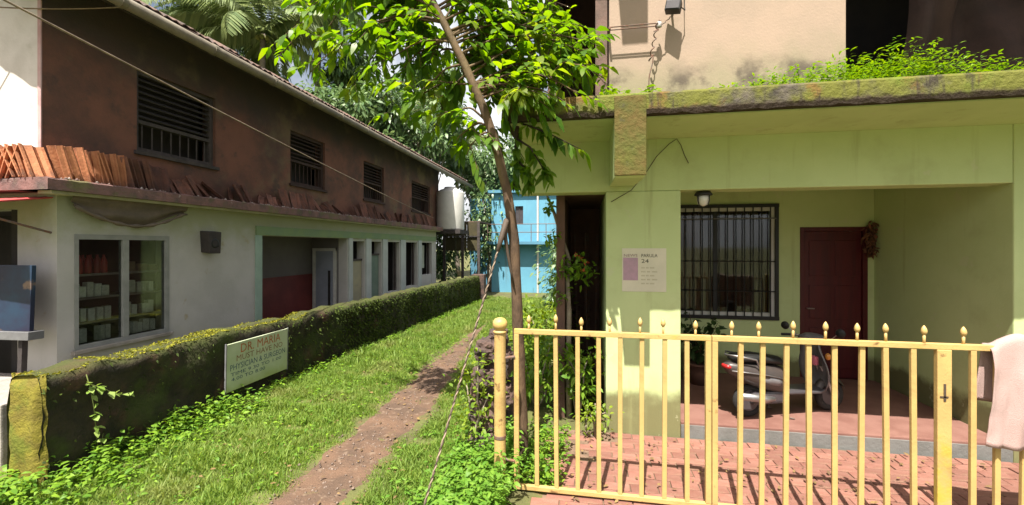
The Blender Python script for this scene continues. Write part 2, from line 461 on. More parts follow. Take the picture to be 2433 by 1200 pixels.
def link(name, me, mat, parent=None, kind=None):
    o = bpy.data.objects.new(name, me)
    COL.objects.link(o)
    if mat is not None and not me.materials:
        me.materials.append(mat)
    if parent is not None:
        o.parent = parent
        bpy.context.view_layer.update() if False else None
        o.matrix_parent_inverse = WORLD[parent.name].inverted()
        WORLD[o.name] = Matrix.Identity(4)
    else:
        WORLD[o.name] = Matrix.Identity(4)
    if kind:
        o['kind'] = kind
    return o

WORLD = {}
def root(name, loc, label, cat, group=None, rz=0.0):
    o = bpy.data.objects.new(name, None)
    COL.objects.link(o)
    o.location = loc
    o.rotation_euler.z = rz
    o.empty_display_size = 0.2
    WORLD[o.name] = Matrix.Translation(loc) @ Matrix.Rotation(rz, 4, 'Z')
    return tag(o, label, cat, group)
def tag(o, label, cat, group=None):
    o['label'] = label
    o['category'] = cat
    if 'kind' not in o:
        o['kind'] = 'thing'
    if group:
        o['group'] = group
    return o
def structure(o):
    o['kind'] = 'structure'
    return o
def dup(o, parent=None, loc=None, rz=None):
    c = o.copy()
    COL.objects.link(c)
    c.parent = parent
    if loc is not None:
        c.location = loc
    if rz is not None:
        c.rotation_euler.z = rz
    for ch in list(o.children):
        dup(ch, c)
    return c

# raw numpy mesh from big arrays of vertices with fixed-topology pieces
def np_mesh(name, verts, faces_per, nper, mat, parent=None, kind=None):
    """verts (N, nper, 3); faces_per: list of tuples of local indices (all tri/quad)"""
    n = verts.shape[0]
    me = bpy.data.meshes.new(name)
    V = verts.reshape(-1, 3).astype(np.float32)
    me.vertices.add(len(V))
    me.vertices.foreach_set('co', V.ravel())
    base = np.concatenate([np.array(f) for f in faces_per])
    sizes = np.array([len(f) for f in faces_per])
    idx = (np.arange(n)[:, None] * nper + base[None]).ravel().astype(np.int32)
    tot = np.tile(sizes, n).astype(np.int32)
    start = np.concatenate([[0], np.cumsum(tot)[:-1]]).astype(np.int32)
    me.loops.add(len(idx))
    me.loops.foreach_set('vertex_index', idx)
    me.polygons.add(len(tot))
    me.polygons.foreach_set('loop_start', start)
    me.polygons.foreach_set('loop_total', tot)
    me.polygons.foreach_set('use_smooth', np.ones(len(tot), dtype=bool))
    me.update(calc_edges=True)
    return link(name, me, mat, parent, kind)

def unit(a):
    return a / np.maximum(np.linalg.norm(a, axis=-1, keepdims=True), 1e-9)
LEAF_F = [(0, 2, 1), (1, 2, 4, 3), (3, 4, 5)]
def leaf_verts(pos, d, up, L, W, droop=0.25):
    """leaf blades: pos, d, up (N,3); L, W (N,)"""
    d = unit(d)
    side = unit(np.cross(d, up))
    nrm = np.cross(side, d)
    L, W = L[:, None], W[:, None]
    dz = np.array([0, 0, -1.0])[None]
    p1 = pos + d * L * 0.36 + nrm * L * 0.04
    p2 = pos + d * L * 0.72 + dz * L * droop * 0.35
    tip = pos + d * L + dz * L * droop
    return np.stack([pos, p1 - side * W * 0.5, p1 + side * W * 0.5, p2 - side * W * 0.36, p2 + side * W * 0.36, tip], axis=1)
def rand_dirs(n, r=rng):
    return unit(r.normal(size=(n, 3)))

# ================================================================== SETTING
def axis_grid(a, b, fine, far):
    near = np.arange(a, b + 1e-6, fine)
    out = [near[-1]]
    step = fine
    while out[-1] < far:
        step *= 1.5
        out.append(out[-1] + step)
    lo = [near[0]]
    step = fine
    while lo[-1] > -far:
        step *= 1.5
        lo.append(lo[-1] - step)
    return np.concatenate([np.array(lo[:0:-1]), near, np.array(out[1:])])
gx = axis_grid(-6.0, 1.0, 0.18, 500)
gy = axis_grid(0.0, 19.0, 0.18, 500)
gv, gf = [], []
for j, y in enumerate(gy):
    for i, x in enumerate(gx):
        inl = -4.3 < x < -0.9 and 1 < y < 18
        b = 0.03 * mnoise.noise(Vector((x * 1.3, y * 1.3, 0))) + 0.015 * mnoise.noise(Vector((x * 5, y * 5, 3))) if inl else 0
        if x > -0.4 and y > 3:
            b = -0.03 + 0.0
        gv.append((x, y, ground_z(x, y) + b))
nx = len(gx)
for j in range(len(gy) - 1):
    for i in range(nx - 1):
        gf.append((j * nx + i, j * nx + i + 1, (j + 1) * nx + i + 1, (j + 1) * nx + i))
mb = MB(); mb.v, mb.f = gv, gf
structure(mb.build('ground', SOIL, smooth=True))

def path_c(y):
    return -2.12 - 0.075 * max(y - 3.0, 0) - 0.05 * math.sin(y * 0.9)
def path_w(y, side):
    return (0.34 + 0.09 * mnoise.noise(Vector((y * 1.1, side * 9.0, 0))) + 0.07 * mnoise.noise(Vector((y * 4.0, side * 5.0, 1)))) * (1.0 if y < 6.5 else max(0.0, 1 - (y - 6.5) * 0.2))
mb = MB()
rows = np.arange(0.6, 11.4, 0.08)
nc = 9
for y in rows:
    for k in range(nc):
        u = k / (nc - 1) * 2 - 1
        x = path_c(y) + u * path_w(y, -1 if u < 0 else 1)
        b = 0.03 * mnoise.noise(Vector((x * 1.3, y * 1.3, 0))) + 0.015 * mnoise.noise(Vector((x * 5, y * 5, 3)))
        mb.v.append((x, y, ground_z(x, y) + b + 0.012 - 0.02 * abs(u) ** 4 + 0.008 * mnoise.noise(Vector((x * 11, y * 11, 5)))))
for j in range(len(rows) - 1):
    for k in range(nc - 1):
        mb.f.append((j * nc + k, j * nc + k + 1, (j + 1) * nc + k + 1, (j + 1) * nc + k))
structure(mb.build('dirt_path', DIRT, smooth=True))

# courtyard: sand bed + pavers
GATE_Y = 3.40
court = root('courtyard', (1.7, 4.0, 0), 'red paved courtyard strip behind the yellow gate', 'courtyard')
structure(court)
MB().box((-0.42, 3.0, -0.10), (4.9, 4.66, -0.012)).build('sand_bed', SANDJ, court)
pv = MB().box((-0.108, -0.053, -0.04), (0.108, 0.053, 0.0)).build('paver', PAVER, court, bevel=0.006)
pm = pv.data
first = True
for r in range(15):
    for c in range(25):
        x = -0.32 + c * 0.226 + (0.113 if r % 2 else 0)
        y = 3.06 + r * 0.1085
        if x > 4.85 or (x < -0.1 + 0.05 * r and x < 0.25 and r > 8 and random.random() < 0.5):
            continue
        o = pv if first else pv.copy()
        if not first:
            COL.objects.link(o)
        first = False
        o.location = (x, y, random.uniform(-0.006, 0.006))
        o.rotation_euler = (random.gauss(0, 0.008), random.gauss(0, 0.008), random.gauss(0, 0.01))

# ================================================================== RIGHT HOUSE (pale green)
HY0 = 4.67            # front plane
CY = 3.78             # canopy edge plane
house = root('green_house', (1.8, HY0, 0), 'two storey pale green house with mossy concrete canopy and peach upper wall', 'house')
# pier / side wall
MB().box((0.21, HY0, -0.1), (0.98, 7.4, 2.589)).build('corner_wall', GREEN_WALL, house, bevel=0.012)
# front beam
MB().box((-0.74, HY0 + 0.004, 2.59), (3.92, HY0 + 0.26, 3.149)).build('front_beam', GREEN_WALL, house, bevel=0.012)
MB().box((3.92, HY0, -0.1), (4.9, 7.0, 3.149)).build('end_wall', GREEN_WALL, house, bevel=0.012)
# canopy slab with ragged edge
def canopy(z0, z1, x0, x1, name, y_back, seed):
    mb = MB()
    n = int((x1 - x0) / 0.06)
    for i in range(n + 1):
        x = x0 + (x1 - x0) * i / n
        a = mnoise.noise(Vector((x * 3.1, seed, 0)))
        b = mnoise.noise(Vector((x * 9.0, seed, 2)))
        yb = CY + 0.012 * a
        ring = [(x, y_back, z0), (x, CY + 0.07, z0), (x, yb + 0.012, z0 - 0.008 + 0.022 * b), (x, yb, z0 + 0.03 + 0.015 * b), (x, yb + 0.006 * b, (z0 + z1) / 2),
                (x, yb + 0.004, z1 - 0.02), (x, yb + 0.02, z1 + 0.006 * a), (x, CY + 0.09, z1 + 0.012 * b), (x, y_back, z1)]
        mb.v += ring
    k = 9
    for i in range(n):
        for j in range(k):
            j2 = (j + 1) % k
            mb.f.append((i * k + j, i * k + j2, (i + 1) * k + j2, (i + 1) * k + j))
    mb.f.append(tuple(range(k)))
    mb.f.append(tuple(n * k + j for j in range(k - 1, -1, -1)))
    o = mb.build(name, MOSSY_CONC, house)
    return o
can = canopy(3.15, 3.335, -0.76, 5.2, 'canopy', 4.70, 3.3)
# plastered green soffit and the ceiling slab behind
MB().box((-0.70, CY + 0.10, 3.138), (5.1, HY0 + 0.003, 3.149)).build('soffit', GREEN_WALL, house)
MB().box((-0.35, 4.94, 2.60), (0.209, 9.0, 3.0)).build('passage_ceiling', BROWN_IN, house)
MB().box((0.981, 4.94, 3.0), (3.919, 9.0, 3.149)).build('porch_ceiling', GREEN_WALL, house)
MB().box((-0.36, 4.70, 3.151), (5.0, 10.0, 3.30)).build('upper_floor', CONC, house)
# beam stub under canopy (profile in Y-Z)
def stub(z0, z1, x0, x1, name):
    return MB().prism([(CY - 0.006, z1), (CY - 0.006, z0 + 0.02), (CY + 0.03, z0), (CY + 0.30, z0 + 0.01), (HY0 - 0.001, z0 + 0.045), (HY0 - 0.001, z1)], x0, x1, 'x').build(name, GREEN_WALL, house, bevel=0.012), MB().box((x0 - 0.004, CY - 0.028, z0 + 0.012), (x1 + 0.004, CY - 0.0065, z1 + 0.165)).build('beam_face', STUB_MAT, house, bevel=0.008)
stub(2.60, 3.137, 0.245, 0.505, 'beam_end')
# porch
pf = MB().box((0.985, HY0 + 0.02, -0.1), (3.918, 6.6, 0.145)).build('porch_floor', FLOOR_RED, house, bevel=0.01)
MB().box((0.985, HY0 + 0.004, -0.1), (3.918, HY0 + 0.0195, 0.118)).build('step_riser', RISER, house)
WX0, WX1, WZ0, WZ1 = 1.12, 2.66, 0.99, 2.56
DX0, DX1, DZ1 = 2.99, 3.84, 2.27
bw = MB().wall('y', 6.6, 6.8, 0.98, 3.92, 0.1, 3.0, [(WX0, WX1, WZ0, WZ1), (DX0, DX1, 0.1, DZ1)]).build('porch_back_wall', GREEN_WALL, house)
MB().box((0.981, 7.4, 0), (3.919, 7.6, 3)).build('room_back', CURTAIN, house)
MB().box((0.98, 6.81, -0.05), (3.92, 7.39, 0.1)).build('room_floor', BROWN_IN, house)
# window
win = MB().box((WX0, 6.60, WZ1 - 0.05), (WX1, 6.66, WZ1)).box((WX0, 6.60, WZ0), (WX1, 6.66, WZ0 + 0.05)).box((WX0, 6.601, WZ0 + 0.05), (WX0 + 0.05, 6.66, WZ1 - 0.05)).box((WX1 - 0.05, 6.601, WZ0 + 0.05), (WX1, 6.66, WZ1 - 0.05)).build('window', WHITE_FR, house)
MB().box((WX0 - 0.04, 6.565, WZ0 - 0.05), (WX1 + 0.05, 6.598, WZ0)).box((WX0 - 0.04, 6.565, WZ1), (WX1 + 0.05, 6.598, WZ1 + 0.05)).box((WX1, 6.566, WZ0), (WX1 + 0.045, 6.598, WZ1)).box((WX0 - 0.04, 6.566, WZ0), (WX0, 6.598, WZ1)).build('grille_frame', BLACK, win)
bar0 = MB().tube([(0, 0, WZ0 - 0.01), (0, 0, WZ1 + 0.01)], 0.008, 6).build('grille_bar', BLACK, win)
k = 0
for x in np.arange(WX0 + 0.10, WX1 - 0.03, 0.115):
    o = bar0 if k == 0 else bar0.copy()
    if k: COL.objects.link(o)
    o.location = (x, 6.58, 0); k += 1
for z in (1.35, 1.78, 2.40):
    MB().tube([(WX0 - 0.01, 6.572, z), (WX1 + 0.01, 6.572, z)], 0.009, 6).build('grille_rail', BLACK if z < 2 else GREY_FR, win)
MB().box((1.84, 6.61, WZ0 + 0.05), (1.90, 6.65, WZ1 - 0.05)).build('mullion', BLACK, win)
for a, b in ((WX0 + 0.05, 1.84), (1.90, WX1 - 0.05)):
    MB().box((a, 6.625, WZ0 + 0.05), (b, 6.632, WZ1 - 0.05)).build('pane', GLASS, win)
# curtains hung inside the window
for a, b, m in ((1.15, 1.75, CURTAIN), (2.25, 2.62, TARP_D)):
    mb = MB()
    n = 30
    for i in range(n + 1):
        x = a + (b - a) * i / n
        y = 6.78 + 0.025 * math.sin(i * 1.25)
        mb.v += [(x, y, 1.05), (x, y, 2.5)]
    for i in range(n):
        mb.f.append((2 * i, 2 * i + 2, 2 * i + 3, 2 * i + 1))
    mb.build('curtain', m, win, smooth=True)
# door
door = MB().box((DX0 + 0.06, 6.63, 0.146), (DX1 - 0.06, 6.67, DZ1 - 0.06)).build('door', MAROON, house, bevel=0.004)
MB().box((DX0, 6.592, 0.146), (DX0 + 0.058, 6.70, DZ1)).box((DX1 - 0.058, 6.592, 0.146), (DX1, 6.70, DZ1)).box((DX0 + 0.058, 6.593, DZ1 - 0.058), (DX1 - 0.058, 6.70, DZ1)).build('door_frame', MAROON, door, bevel=0.004)
for za, zb in ((0.28, 0.85), (0.98, 1.45), (1.58, 2.08)):
    for xa, xb in ((DX0 + 0.13, DX0 + 0.40), (DX0 + 0.46, DX1 - 0.13)):
        MB().box((xa, 6.618, za), (xb, 6.634, zb)).build('door_panel', MAROON, door, bevel=0.006)
MB().tube([(DX0 + 0.10, 6.63, 1.12), (DX0 + 0.10, 6.59, 1.12), (DX0 + 0.18, 6.585, 1.12)], 0.009, 6).build('door_handle', CHROME, door)
# passage on the left of the pier
MB().box((-0.35, 5.0, -0.4), (-0.25, 9.0, 2.599)).build('passage_shade_wall', BROWN_IN, house)  # added to close the left side so the passage stays dark
MB().box((-0.249, 6.9, -0.4), (0.209, 7.1, 2.599)).build('passage_back', BROWN_IN, house)
r0 = MB().box((-0.012, -0.012, -0.1), (0.012, 0.012, 2.2)).build('passage_rod', METAL, house)
for i, (x, y) in enumerate(((-0.12, 6.6), (-0.03, 6.75), (0.06, 6.7), (0.13, 6.5), (0.02, 6.3))):
    o = r0 if i == 0 else r0.copy()
    if i: COL.objects.link(o)
    o.location = (x, y, 0); o.rotation_euler = (random.gauss(0, .02), random.gauss(0, .03), 0)
# upper storey
UZ = 6.59
MB().box((0.245, HY0, 3.30), (2.53, 4.92, UZ)).build('upper_wall', BEIGE, house, bevel=0.01)
MB().box((0.245, 4.92, 3.30), (0.45, 9.0, UZ)).build('upper_side_wall', BROWN_IN, house)
MB().box((2.33, 4.92, 3.30), (2.529, 9.0, UZ)).build('balcony_side_wall', BROWN_IN, house)
MB().box((2.53, 7.2, 3.30), (5.0, 7.4, UZ)).build('balcony_back_wall', DARK_IN, house)  # balcony closed in with near-black walls to make it very dark
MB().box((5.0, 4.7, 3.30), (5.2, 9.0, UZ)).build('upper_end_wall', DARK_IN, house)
MB().box((0.10, HY0 + 0.03, 3.336), (0.225, HY0 + 0.16, UZ)).build('timber_post', M('brown_post', (0.17, 0.105, 0.085), (0.11, 0.075, 0.06), sc=6, bump=0.3), house)
MB().box((-0.35, 7.0, 3.30), (0.244, 7.2, UZ)).build('landing_back_wall', BROWN_IN, house)
MB().box((-0.45, 5.0, 3.30), (-0.351, 7.2, UZ)).build('landing_side_wall', BROWN_IN, house)
canopy(6.59, 6.77, -0.76, 5.2, 'upper_canopy', 10.0, 8.1)
stub(6.05, 6.575, 0.225, 0.485, 'upper_beam_end')
MB().box((-0.35, 9.0, -0.4), (5.2, 10.0, UZ)).build('rear_block', GREEN_WALL, house)

# tarp hung in the upper balcony
mb = MB()
n = 40
for i in range(n + 1):
    u = i / n
    for j in range(9):
        v = j / 8
        mb.v.append((3.55 + 1.45 * u - 0.25 * (1 - v) * (1 - u), 5.35 + 0.06 * math.sin(u * 26 + v * 5) + 0.16 * math.sin((u - v * 0.45) * 9), 3.36 + 1.9 * v))
for i in range(n):
    for j in range(8):
        mb.f.append((i * 9 + j, (i + 1) * 9 + j, (i + 1) * 9 + j + 1, i * 9 + j + 1))
tag(mb.build('hanging_tarp', TARP_D, smooth=True), 'dark brown tarp hanging in the shaded upper balcony', 'tarp')

# porch lamp
lx, lz = onY(1671, 462, HY0 + 0.13)
lamp = root('porch_lamp', (lx, HY0 + 0.13, 2.59), 'small black porch lamp with milky glass under the green beam', 'lamp')
MB().lathe([(0.02, 2.589), (0.07, 2.585), (0.088, 2.56), (0.092, 2.545), (0.075, 2.54)], (lx, HY0 + 0.13, 0), 18).build('lamp_cap', BLACK, lamp, smooth=True)
MB().lathe([(0.058, 2.541), (0.066, 2.50), (0.056, 2.45), (0.03, 2.43), (0.005, 2.427)], (lx, HY0 + 0.13, 0), 18).build('lamp_shade', MILK, lamp, smooth=True)
lb = MB().tube([(0.075, 0, 2.545), (0.078, 0, 2.49), (0.060, 0, 2.435), (0.01, 0, 2.42)], 0.006, 6).build('lamp_bracket', BLACK, lamp)
for i in range(4):
    o = lb if i == 0 else lb.copy()
    if i: COL.objects.link(o)
    o.location = (lx, HY0 + 0.13, 0); o.rotation_euler.z = i * math.pi / 2 + 0.6

# text helper: flat lettering as mesh
def text_mesh(s, size, width=None):
    cu = bpy.data.curves.new('lettering', 'FONT')
    cu.body = s
    cu.size = size
    cu.resolution_u = 2
    ob = bpy.data.objects.new('lettering', cu)
    COL.objects.link(ob)
    bpy.context.view_layer.update()
    me = bpy.data.meshes.new_from_object(ob.evaluated_get(bpy.context.evaluated_depsgraph_get()))
    bpy.data.objects.remove(ob)
    bpy.data.curves.remove(cu)
    co = np.array([v.co for v in me.vertices])
    if width:
        w0 = co[:, 0].max() - co[:, 0].min()
        for v in me.vertices:
            v.co.x = (v.co.x - co[:, 0].min()) * width / w0
    return me
# notice sheets on the pier
nx0, nz1 = onY(1478, 590, HY0); nx1, nz0 = onY(1583, 694, HY0)
notice = root('notice_sheet', ((nx0 + nx1) / 2, HY0, nz0), 'faded paper notice with mauve block pasted on the green pier', 'notice')
MB().box((nx0, HY0 - 0.004, nz0), (nx1, HY0 - 0.001, nz1)).build('paper', PAPER, notice)
MB().box((nx0 + 0.012, HY0 - 0.0062, nz0 + 0.12), (nx0 + 0.165, HY0 - 0.0042, nz1 - 0.10)).build('mauve_block', MAUVE, notice)
def put_text(s, size, width, x, z, mat, par, y=HY0 - 0.0055):
    me = text_mesh(s, size, width)
    me.transform(Matrix.Translation((x, y, z)) @ Matrix.Rotation(math.radians(90), 4, 'X'))
    return link('lettering', me, mat, par, 'stuff')
put_text('PARULA', 0.052, 0.165, nx0 + 0.20, nz1 - 0.095, INK, notice)
put_text('24', 0.058, 0.075, nx0 + 0.20, nz1 - 0.155, INK, notice)
put_text('NEWS', 0.04, 0.14, nx0 + 0.02, nz1 - 0.09, M('mauve_ink', (0.22, 0.13, 0.16), bump=0), notice)
for i in range(5):
    put_text('IIII III IIIII', 0.022, 0.13 + 0.03 * (i % 2), nx0 + 0.20, nz1 - 0.215 - 0.042 * i, M('grey_ink', (0.30, 0.28, 0.17), bump=0), notice, HY0 - 0.0052)

# slack cable on the beam
pts = [pY(x, y, HY0 - 0.01) for x, y in ((1452, 480), (1500, 452), (1535, 410), (1560, 372), (1590, 342), (1608, 330), (1618, 345), (1626, 368), (1636, 388))]
tag(MB().tube(pts, 0.0035, 6).build('beam_cable', CABLE_D, smooth=True), 'thin dark cable looping across the green beam above the notice', 'cable')

# dried garland beside the door
gc = Vector((3.86, 6.52, 2.2))
N_ = 160
tt = rng.random(N_)
pos = np.stack([gc.x - 0.02 + rng.normal(0, 0.03, N_), gc.y + rng.normal(0, 0.012, N_), gc.z + 0.12 - tt * 0.42], 1)
dd = rand_dirs(N_); dd[:, 2] -= 0.8
go = np_mesh('door_garland', leaf_verts(pos, dd, rand_dirs(N_), rng.uniform(.05, .10, N_), rng.uniform(.025, .045, N_)), LEAF_F, 6, DRY)
tag(go, 'dried brown leaf garland hanging at the corner of the maroon door', 'garland')

# bracket and floodlight on the upper wall
bx0, bz = onY(1446, 72, HY0 - 0.12)
bx1, _ = onY(1566, 72, HY0 - 0.12)
br = root('service_bracket', (bx0, HY0, bz), 'iron wire bracket with two rods sticking out on the peach wall', 'bracket')
for dz in (0.0, 0.03):
    MB().tube([(bx0, HY0 - 0.12, bz + dz), (bx1, HY0 - 0.12, bz + dz)], 0.006, 6).build('rod', METAL, br)
MB().tube([(bx0 + 0.01, HY0 + 0.0, bz + 0.015), (bx0 + 0.01, HY0 - 0.14, bz + 0.015)], 0.012, 8).build('wall_stay', METAL, br)
MB().lathe([(0.012, -0.03), (0.028, -0.022), (0.02, 0.0), (0.03, 0.02), (0.012, 0.035)], (bx1, HY0 - 0.12, bz + 0.01), 10).build('insulator', M('white_porcelain', (0.55, 0.53, 0.52), rough=0.3, bump=0), br, smooth=True)
pts = []
for i in range(60):
    u = i / 59
    x, z = onY(1566 - 22 * u, 45 + 100 * u, HY0 - 0.12)
    pts.append((x + 0.022 * math.sin(u * 30) * (1 - 0.5 * u), HY0 - 0.12 + 0.02 * math.cos(u * 30), z))
for i in range(20):
    u = i / 19
    x, z = onY(1552 - 14 * u, 130 + 95 * u, HY0 - 0.12)
    pts.append((x + 0.006 * math.sin(u * 9), HY0 - 0.12 + 0.02 * u, z))
tag(MB().tube(pts, 0.006, 6).build('twisted_wire', METAL, smooth=True), 'coil of twisted wire dangling from the iron wall bracket', 'wire')
fx, fz = onY(1600, 17, HY0 - 0.14)
fl = root('floodlight', (fx, HY0 - 0.1, fz), 'small dark floodlight box on the sunlit peach wall', 'floodlight')
R_ = Matrix.Translation((fx, HY0 - 0.14, fz)) @ Matrix.Rotation(0.2, 4, 'Y') @ Matrix.Rotation(-0.3, 4, 'Z')
MB().box((-0.075, -0.05, -0.05), (0.075, 0.05, 0.055), R_).build('lamp_body', BLACK, fl, bevel=0.008)
MB().box((-0.062, -0.056, -0.038), (0.062, -0.0505, 0.043), R_).build('lens', DKGREY, fl)
MB().tube([R_ @ Vector((0.0, 0.05, 0)), (fx + 0.01, HY0 + 0.0, fz + 0.02)], 0.012, 6).build('arm', BLACK, fl)
MB().tube([R_ @ Vector((0.07, 0.0, 0.0)), (fx + 0.12, HY0 - 0.10, fz - 0.02), (fx + 0.13, HY0 - 0.03, fz + 0.12), (fx + 0.13, HY0 - 0.01, fz + 0.9)], 0.006, 6).build('cord', BLACK, fl)
pts = [pY(1600 - 45 * u + 2 * math.sin(u * 30), 35 + 40 * u, HY0 - 0.13) for u in np.linspace(0, 1, 14)]
MB().tube(pts, 0.005, 6).build('lead_wire', METAL, fl)

# weeds on the canopy
def weed_patch(name, n, fx, ylo, yhi, zf, hmax, mat, label, seed, lsz=(0.03, 0.075), wr=(0.3, 0.5)):
    r = np.random.default_rng(seed)
    P, D, U, Ls, Ws = [], [], [], [], []
    for _ in range(n):
        x = fx(r)
        y = r.uniform(ylo, yhi)
        h = hmax(x) * r.uniform(0.35, 1.0) ** 1.2
        lean = r.normal(0, 0.25, 2)
        m = max(4, int(h / 0.018))
        for i in range(m):
            u = (i + r.random()) / m
            p = np.array([x + lean[0] * h * u, y + lean[1] * h * u, zf(x, y) + h * u])
            a = r.uniform(0, 2 * math.pi)
            P.append(p); D.append([math.cos(a), math.sin(a), r.uniform(-0.1, 0.7)])
            U.append([r.normal(0, .3), r.normal(0, .3), 1.0])
            Ls.append(r.uniform(*lsz)); Ws.append(Ls[-1] * r.uniform(*wr))
    o = np_mesh(name, leaf_verts(np.array(P), np.array(D), np.array(U), np.array(Ls), np.array(Ws)), LEAF_F, 6, mat)
    o['kind'] = 'stuff'
    return tag(o, label, 'weeds')
def can_h(x):
    return 0.09 + 0.20 * math.exp(-((x - 2.35) / 0.55) ** 2) + 0.07 * max(0, min(1, (x - 1.2))) + 0.03 * math.sin(x * 5)
weed_patch('canopy_weeds', 1500, lambda r: 1.05 + 3.9 * r.random() ** 0.9, CY + 0.05, CY + 0.6, lambda x, y: 3.335, can_h, WEED, 'bright green weeds growing along the top of the mossy canopy', 11, (0.025, 0.07), (0.16, 0.34))
weed_patch('ledge_weeds', 110, lambda r: r.uniform(0.12, 0.62), CY + 0.05, CY + 0.4, lambda x, y: 3.335, lambda x: 0.10, WEED, 'low weeds on the canopy corner below the iron bracket', 12)

# ================================================================== GATE
def gate_leaf(x0, x1, bars, spikes, label, wide=None):
    g = root('gate_leaf', ((x0 + x1) / 2, GATE_Y, 0.0), label, 'gate', 'yellow gate leaves')
    MB().box((x0, GATE_Y - 0.02, 1.285), (x1, GATE_Y + 0.02, 1.325)).build('top_rail', YELLOW, g, bevel=0.004)
    MB().box((x0, GATE_Y - 0.018, 0.02), (x1, GATE_Y + 0.018, 0.056)).build('bottom_rail', YELLOW, g, bevel=0.004)
    for x in (x0, x1):
        s = 1 if x == x0 else -1
        MB().box((x + (0 if s > 0 else -0.04), GATE_Y - 0.019, 0.057), (x + (0.04 if s > 0 else 0), GATE_Y + 0.019, 1.284)).build('stile', YELLOW, g, bevel=0.004)
    b0 = MB().box((-0.017, -0.012, 0.057), (0.017, 0.012, 1.284)).build('bar', YELLOW, g, bevel=0.003)
    for i, x in enumerate(bars):
        o = b0 if i == 0 else b0.copy()
        if i: COL.objects.link(o)
        o.location = (x, GATE_Y + random.gauss(0, 0.002), 0)
        o.rotation_euler = (random.gauss(0, 0.004), random.gauss(0, 0.006), random.gauss(0, 0.15))
    s0 = MB().tube([(0, 0, 1.325), (0, 0, 1.395)], 0.009, 8).lathe([(0.009, 1.394), (0.017, 1.405), (0.019, 1.42), (0.015, 1.437), (0.003, 1.458)], (0, 0, 0), 8).build('spike', YELLOW, g, smooth=True)
    for i, x in enumerate(spikes):
        o = s0 if i == 0 else s0.copy()
        if i: COL.objects.link(o)
        o.location = (x, GATE_Y, random.gauss(-0.012, 0.008)); o.rotation_euler.y = random.gauss(0, 0.012)
    if wide is not None:
        MB().box((wide - 0.043, GATE_Y - 0.024, 0.058), (wide + 0.043, GATE_Y + 0.012, 1.284)).build('lock_plate', YELLOW, g, bevel=0.004)
        MB().box((wide - 0.008, GATE_Y - 0.028, 0.93), (wide + 0.006, GATE_Y - 0.0245, 1.05)).box((wide - 0.03, GATE_Y - 0.028, 0.955), (wide + 0.02, GATE_Y - 0.0245, 0.965)).build('lock_slot', CABLE_D, g)
    return g
gX = lambda px: onY(px, 800, GATE_Y)[0]
A0, A1 = gX(1222), gX(1689)
B0, B1 = gX(1691), 3.75
ga = gate_leaf(A0, A1, [gX(p) for p in (1276, 1323, 1373, 1423, 1473, 1524, 1578, 1632)], [gX(p) for p in (1256, 1319, 1385, 1452, 1516, 1582, 1650)], 'yellow barred gate leaf beside the ball topped post')
gb = gate_leaf(B0, B1, [gX(p) for p in (1757, 1809, 1866, 1923, 1983, 2044, 2107, 2171, 2310, 2367, 2428)] + [3.2, 3.38, 3.56], [gX(p) for p in (1733, 1803, 1880, 1955, 2032, 2112, 2195, 2285)], 'yellow barred gate leaf with a cloth thrown over its top rail', gX(2238))
# post
px_, _ = onY(1188, 900, GATE_Y)
post = root('gate_post', (px_, GATE_Y, 0), 'round yellow gate post with a ball on top', 'post')
MB().tube([(px_, GATE_Y, -0.12), (px_, GATE_Y, 1.29)], 0.048, 20).build('post_shaft', YELLOW, post, smooth=False)
MB().lathe([(0.052, 1.285), (0.058, 1.295), (0.052, 1.305), (0.035, 1.31), (0.052, 1.325), (0.062, 1.35), (0.059, 1.38), (0.042, 1.402), (0.015, 1.412), (0.002, 1.413)], (px_, GATE_Y, 0), 20).build('ball_finial', YELLOW, post, smooth=True)
MB().tube([(px_ + 0.04, GATE_Y, 1.08), (A0 + 0.01, GATE_Y - 0.02, 1.10)], 0.012, 8).tube([(px_ + 0.04, GATE_Y, 0.25), (A0 + 0.01, GATE_Y - 0.02, 0.25)], 0.012, 8).build('hinge_pin', METAL, post)
MB().lathe([(0.0495, 0.0), (0.0515, 0.004), (0.0515, 0.026), (0.0495, 0.03)], (px_, GATE_Y, 0.42), 20).build('band', METAL, post)
post2 = root('gate_post', (3.83, GATE_Y, 0), 'round yellow gate post behind the draped cloth end', 'post')
MB().tube([(3.83, GATE_Y, -0.12), (3.83, GATE_Y, 1.29)], 0.048, 20).build('post_shaft', YELLOW, post2)
MB().lathe([(0.052, 1.285), (0.058, 1.295), (0.035, 1.31), (0.062, 1.35), (0.042, 1.402), (0.002, 1.413)], (3.83, GATE_Y, 0), 20).build('ball_finial', YELLOW, post2, smooth=True)

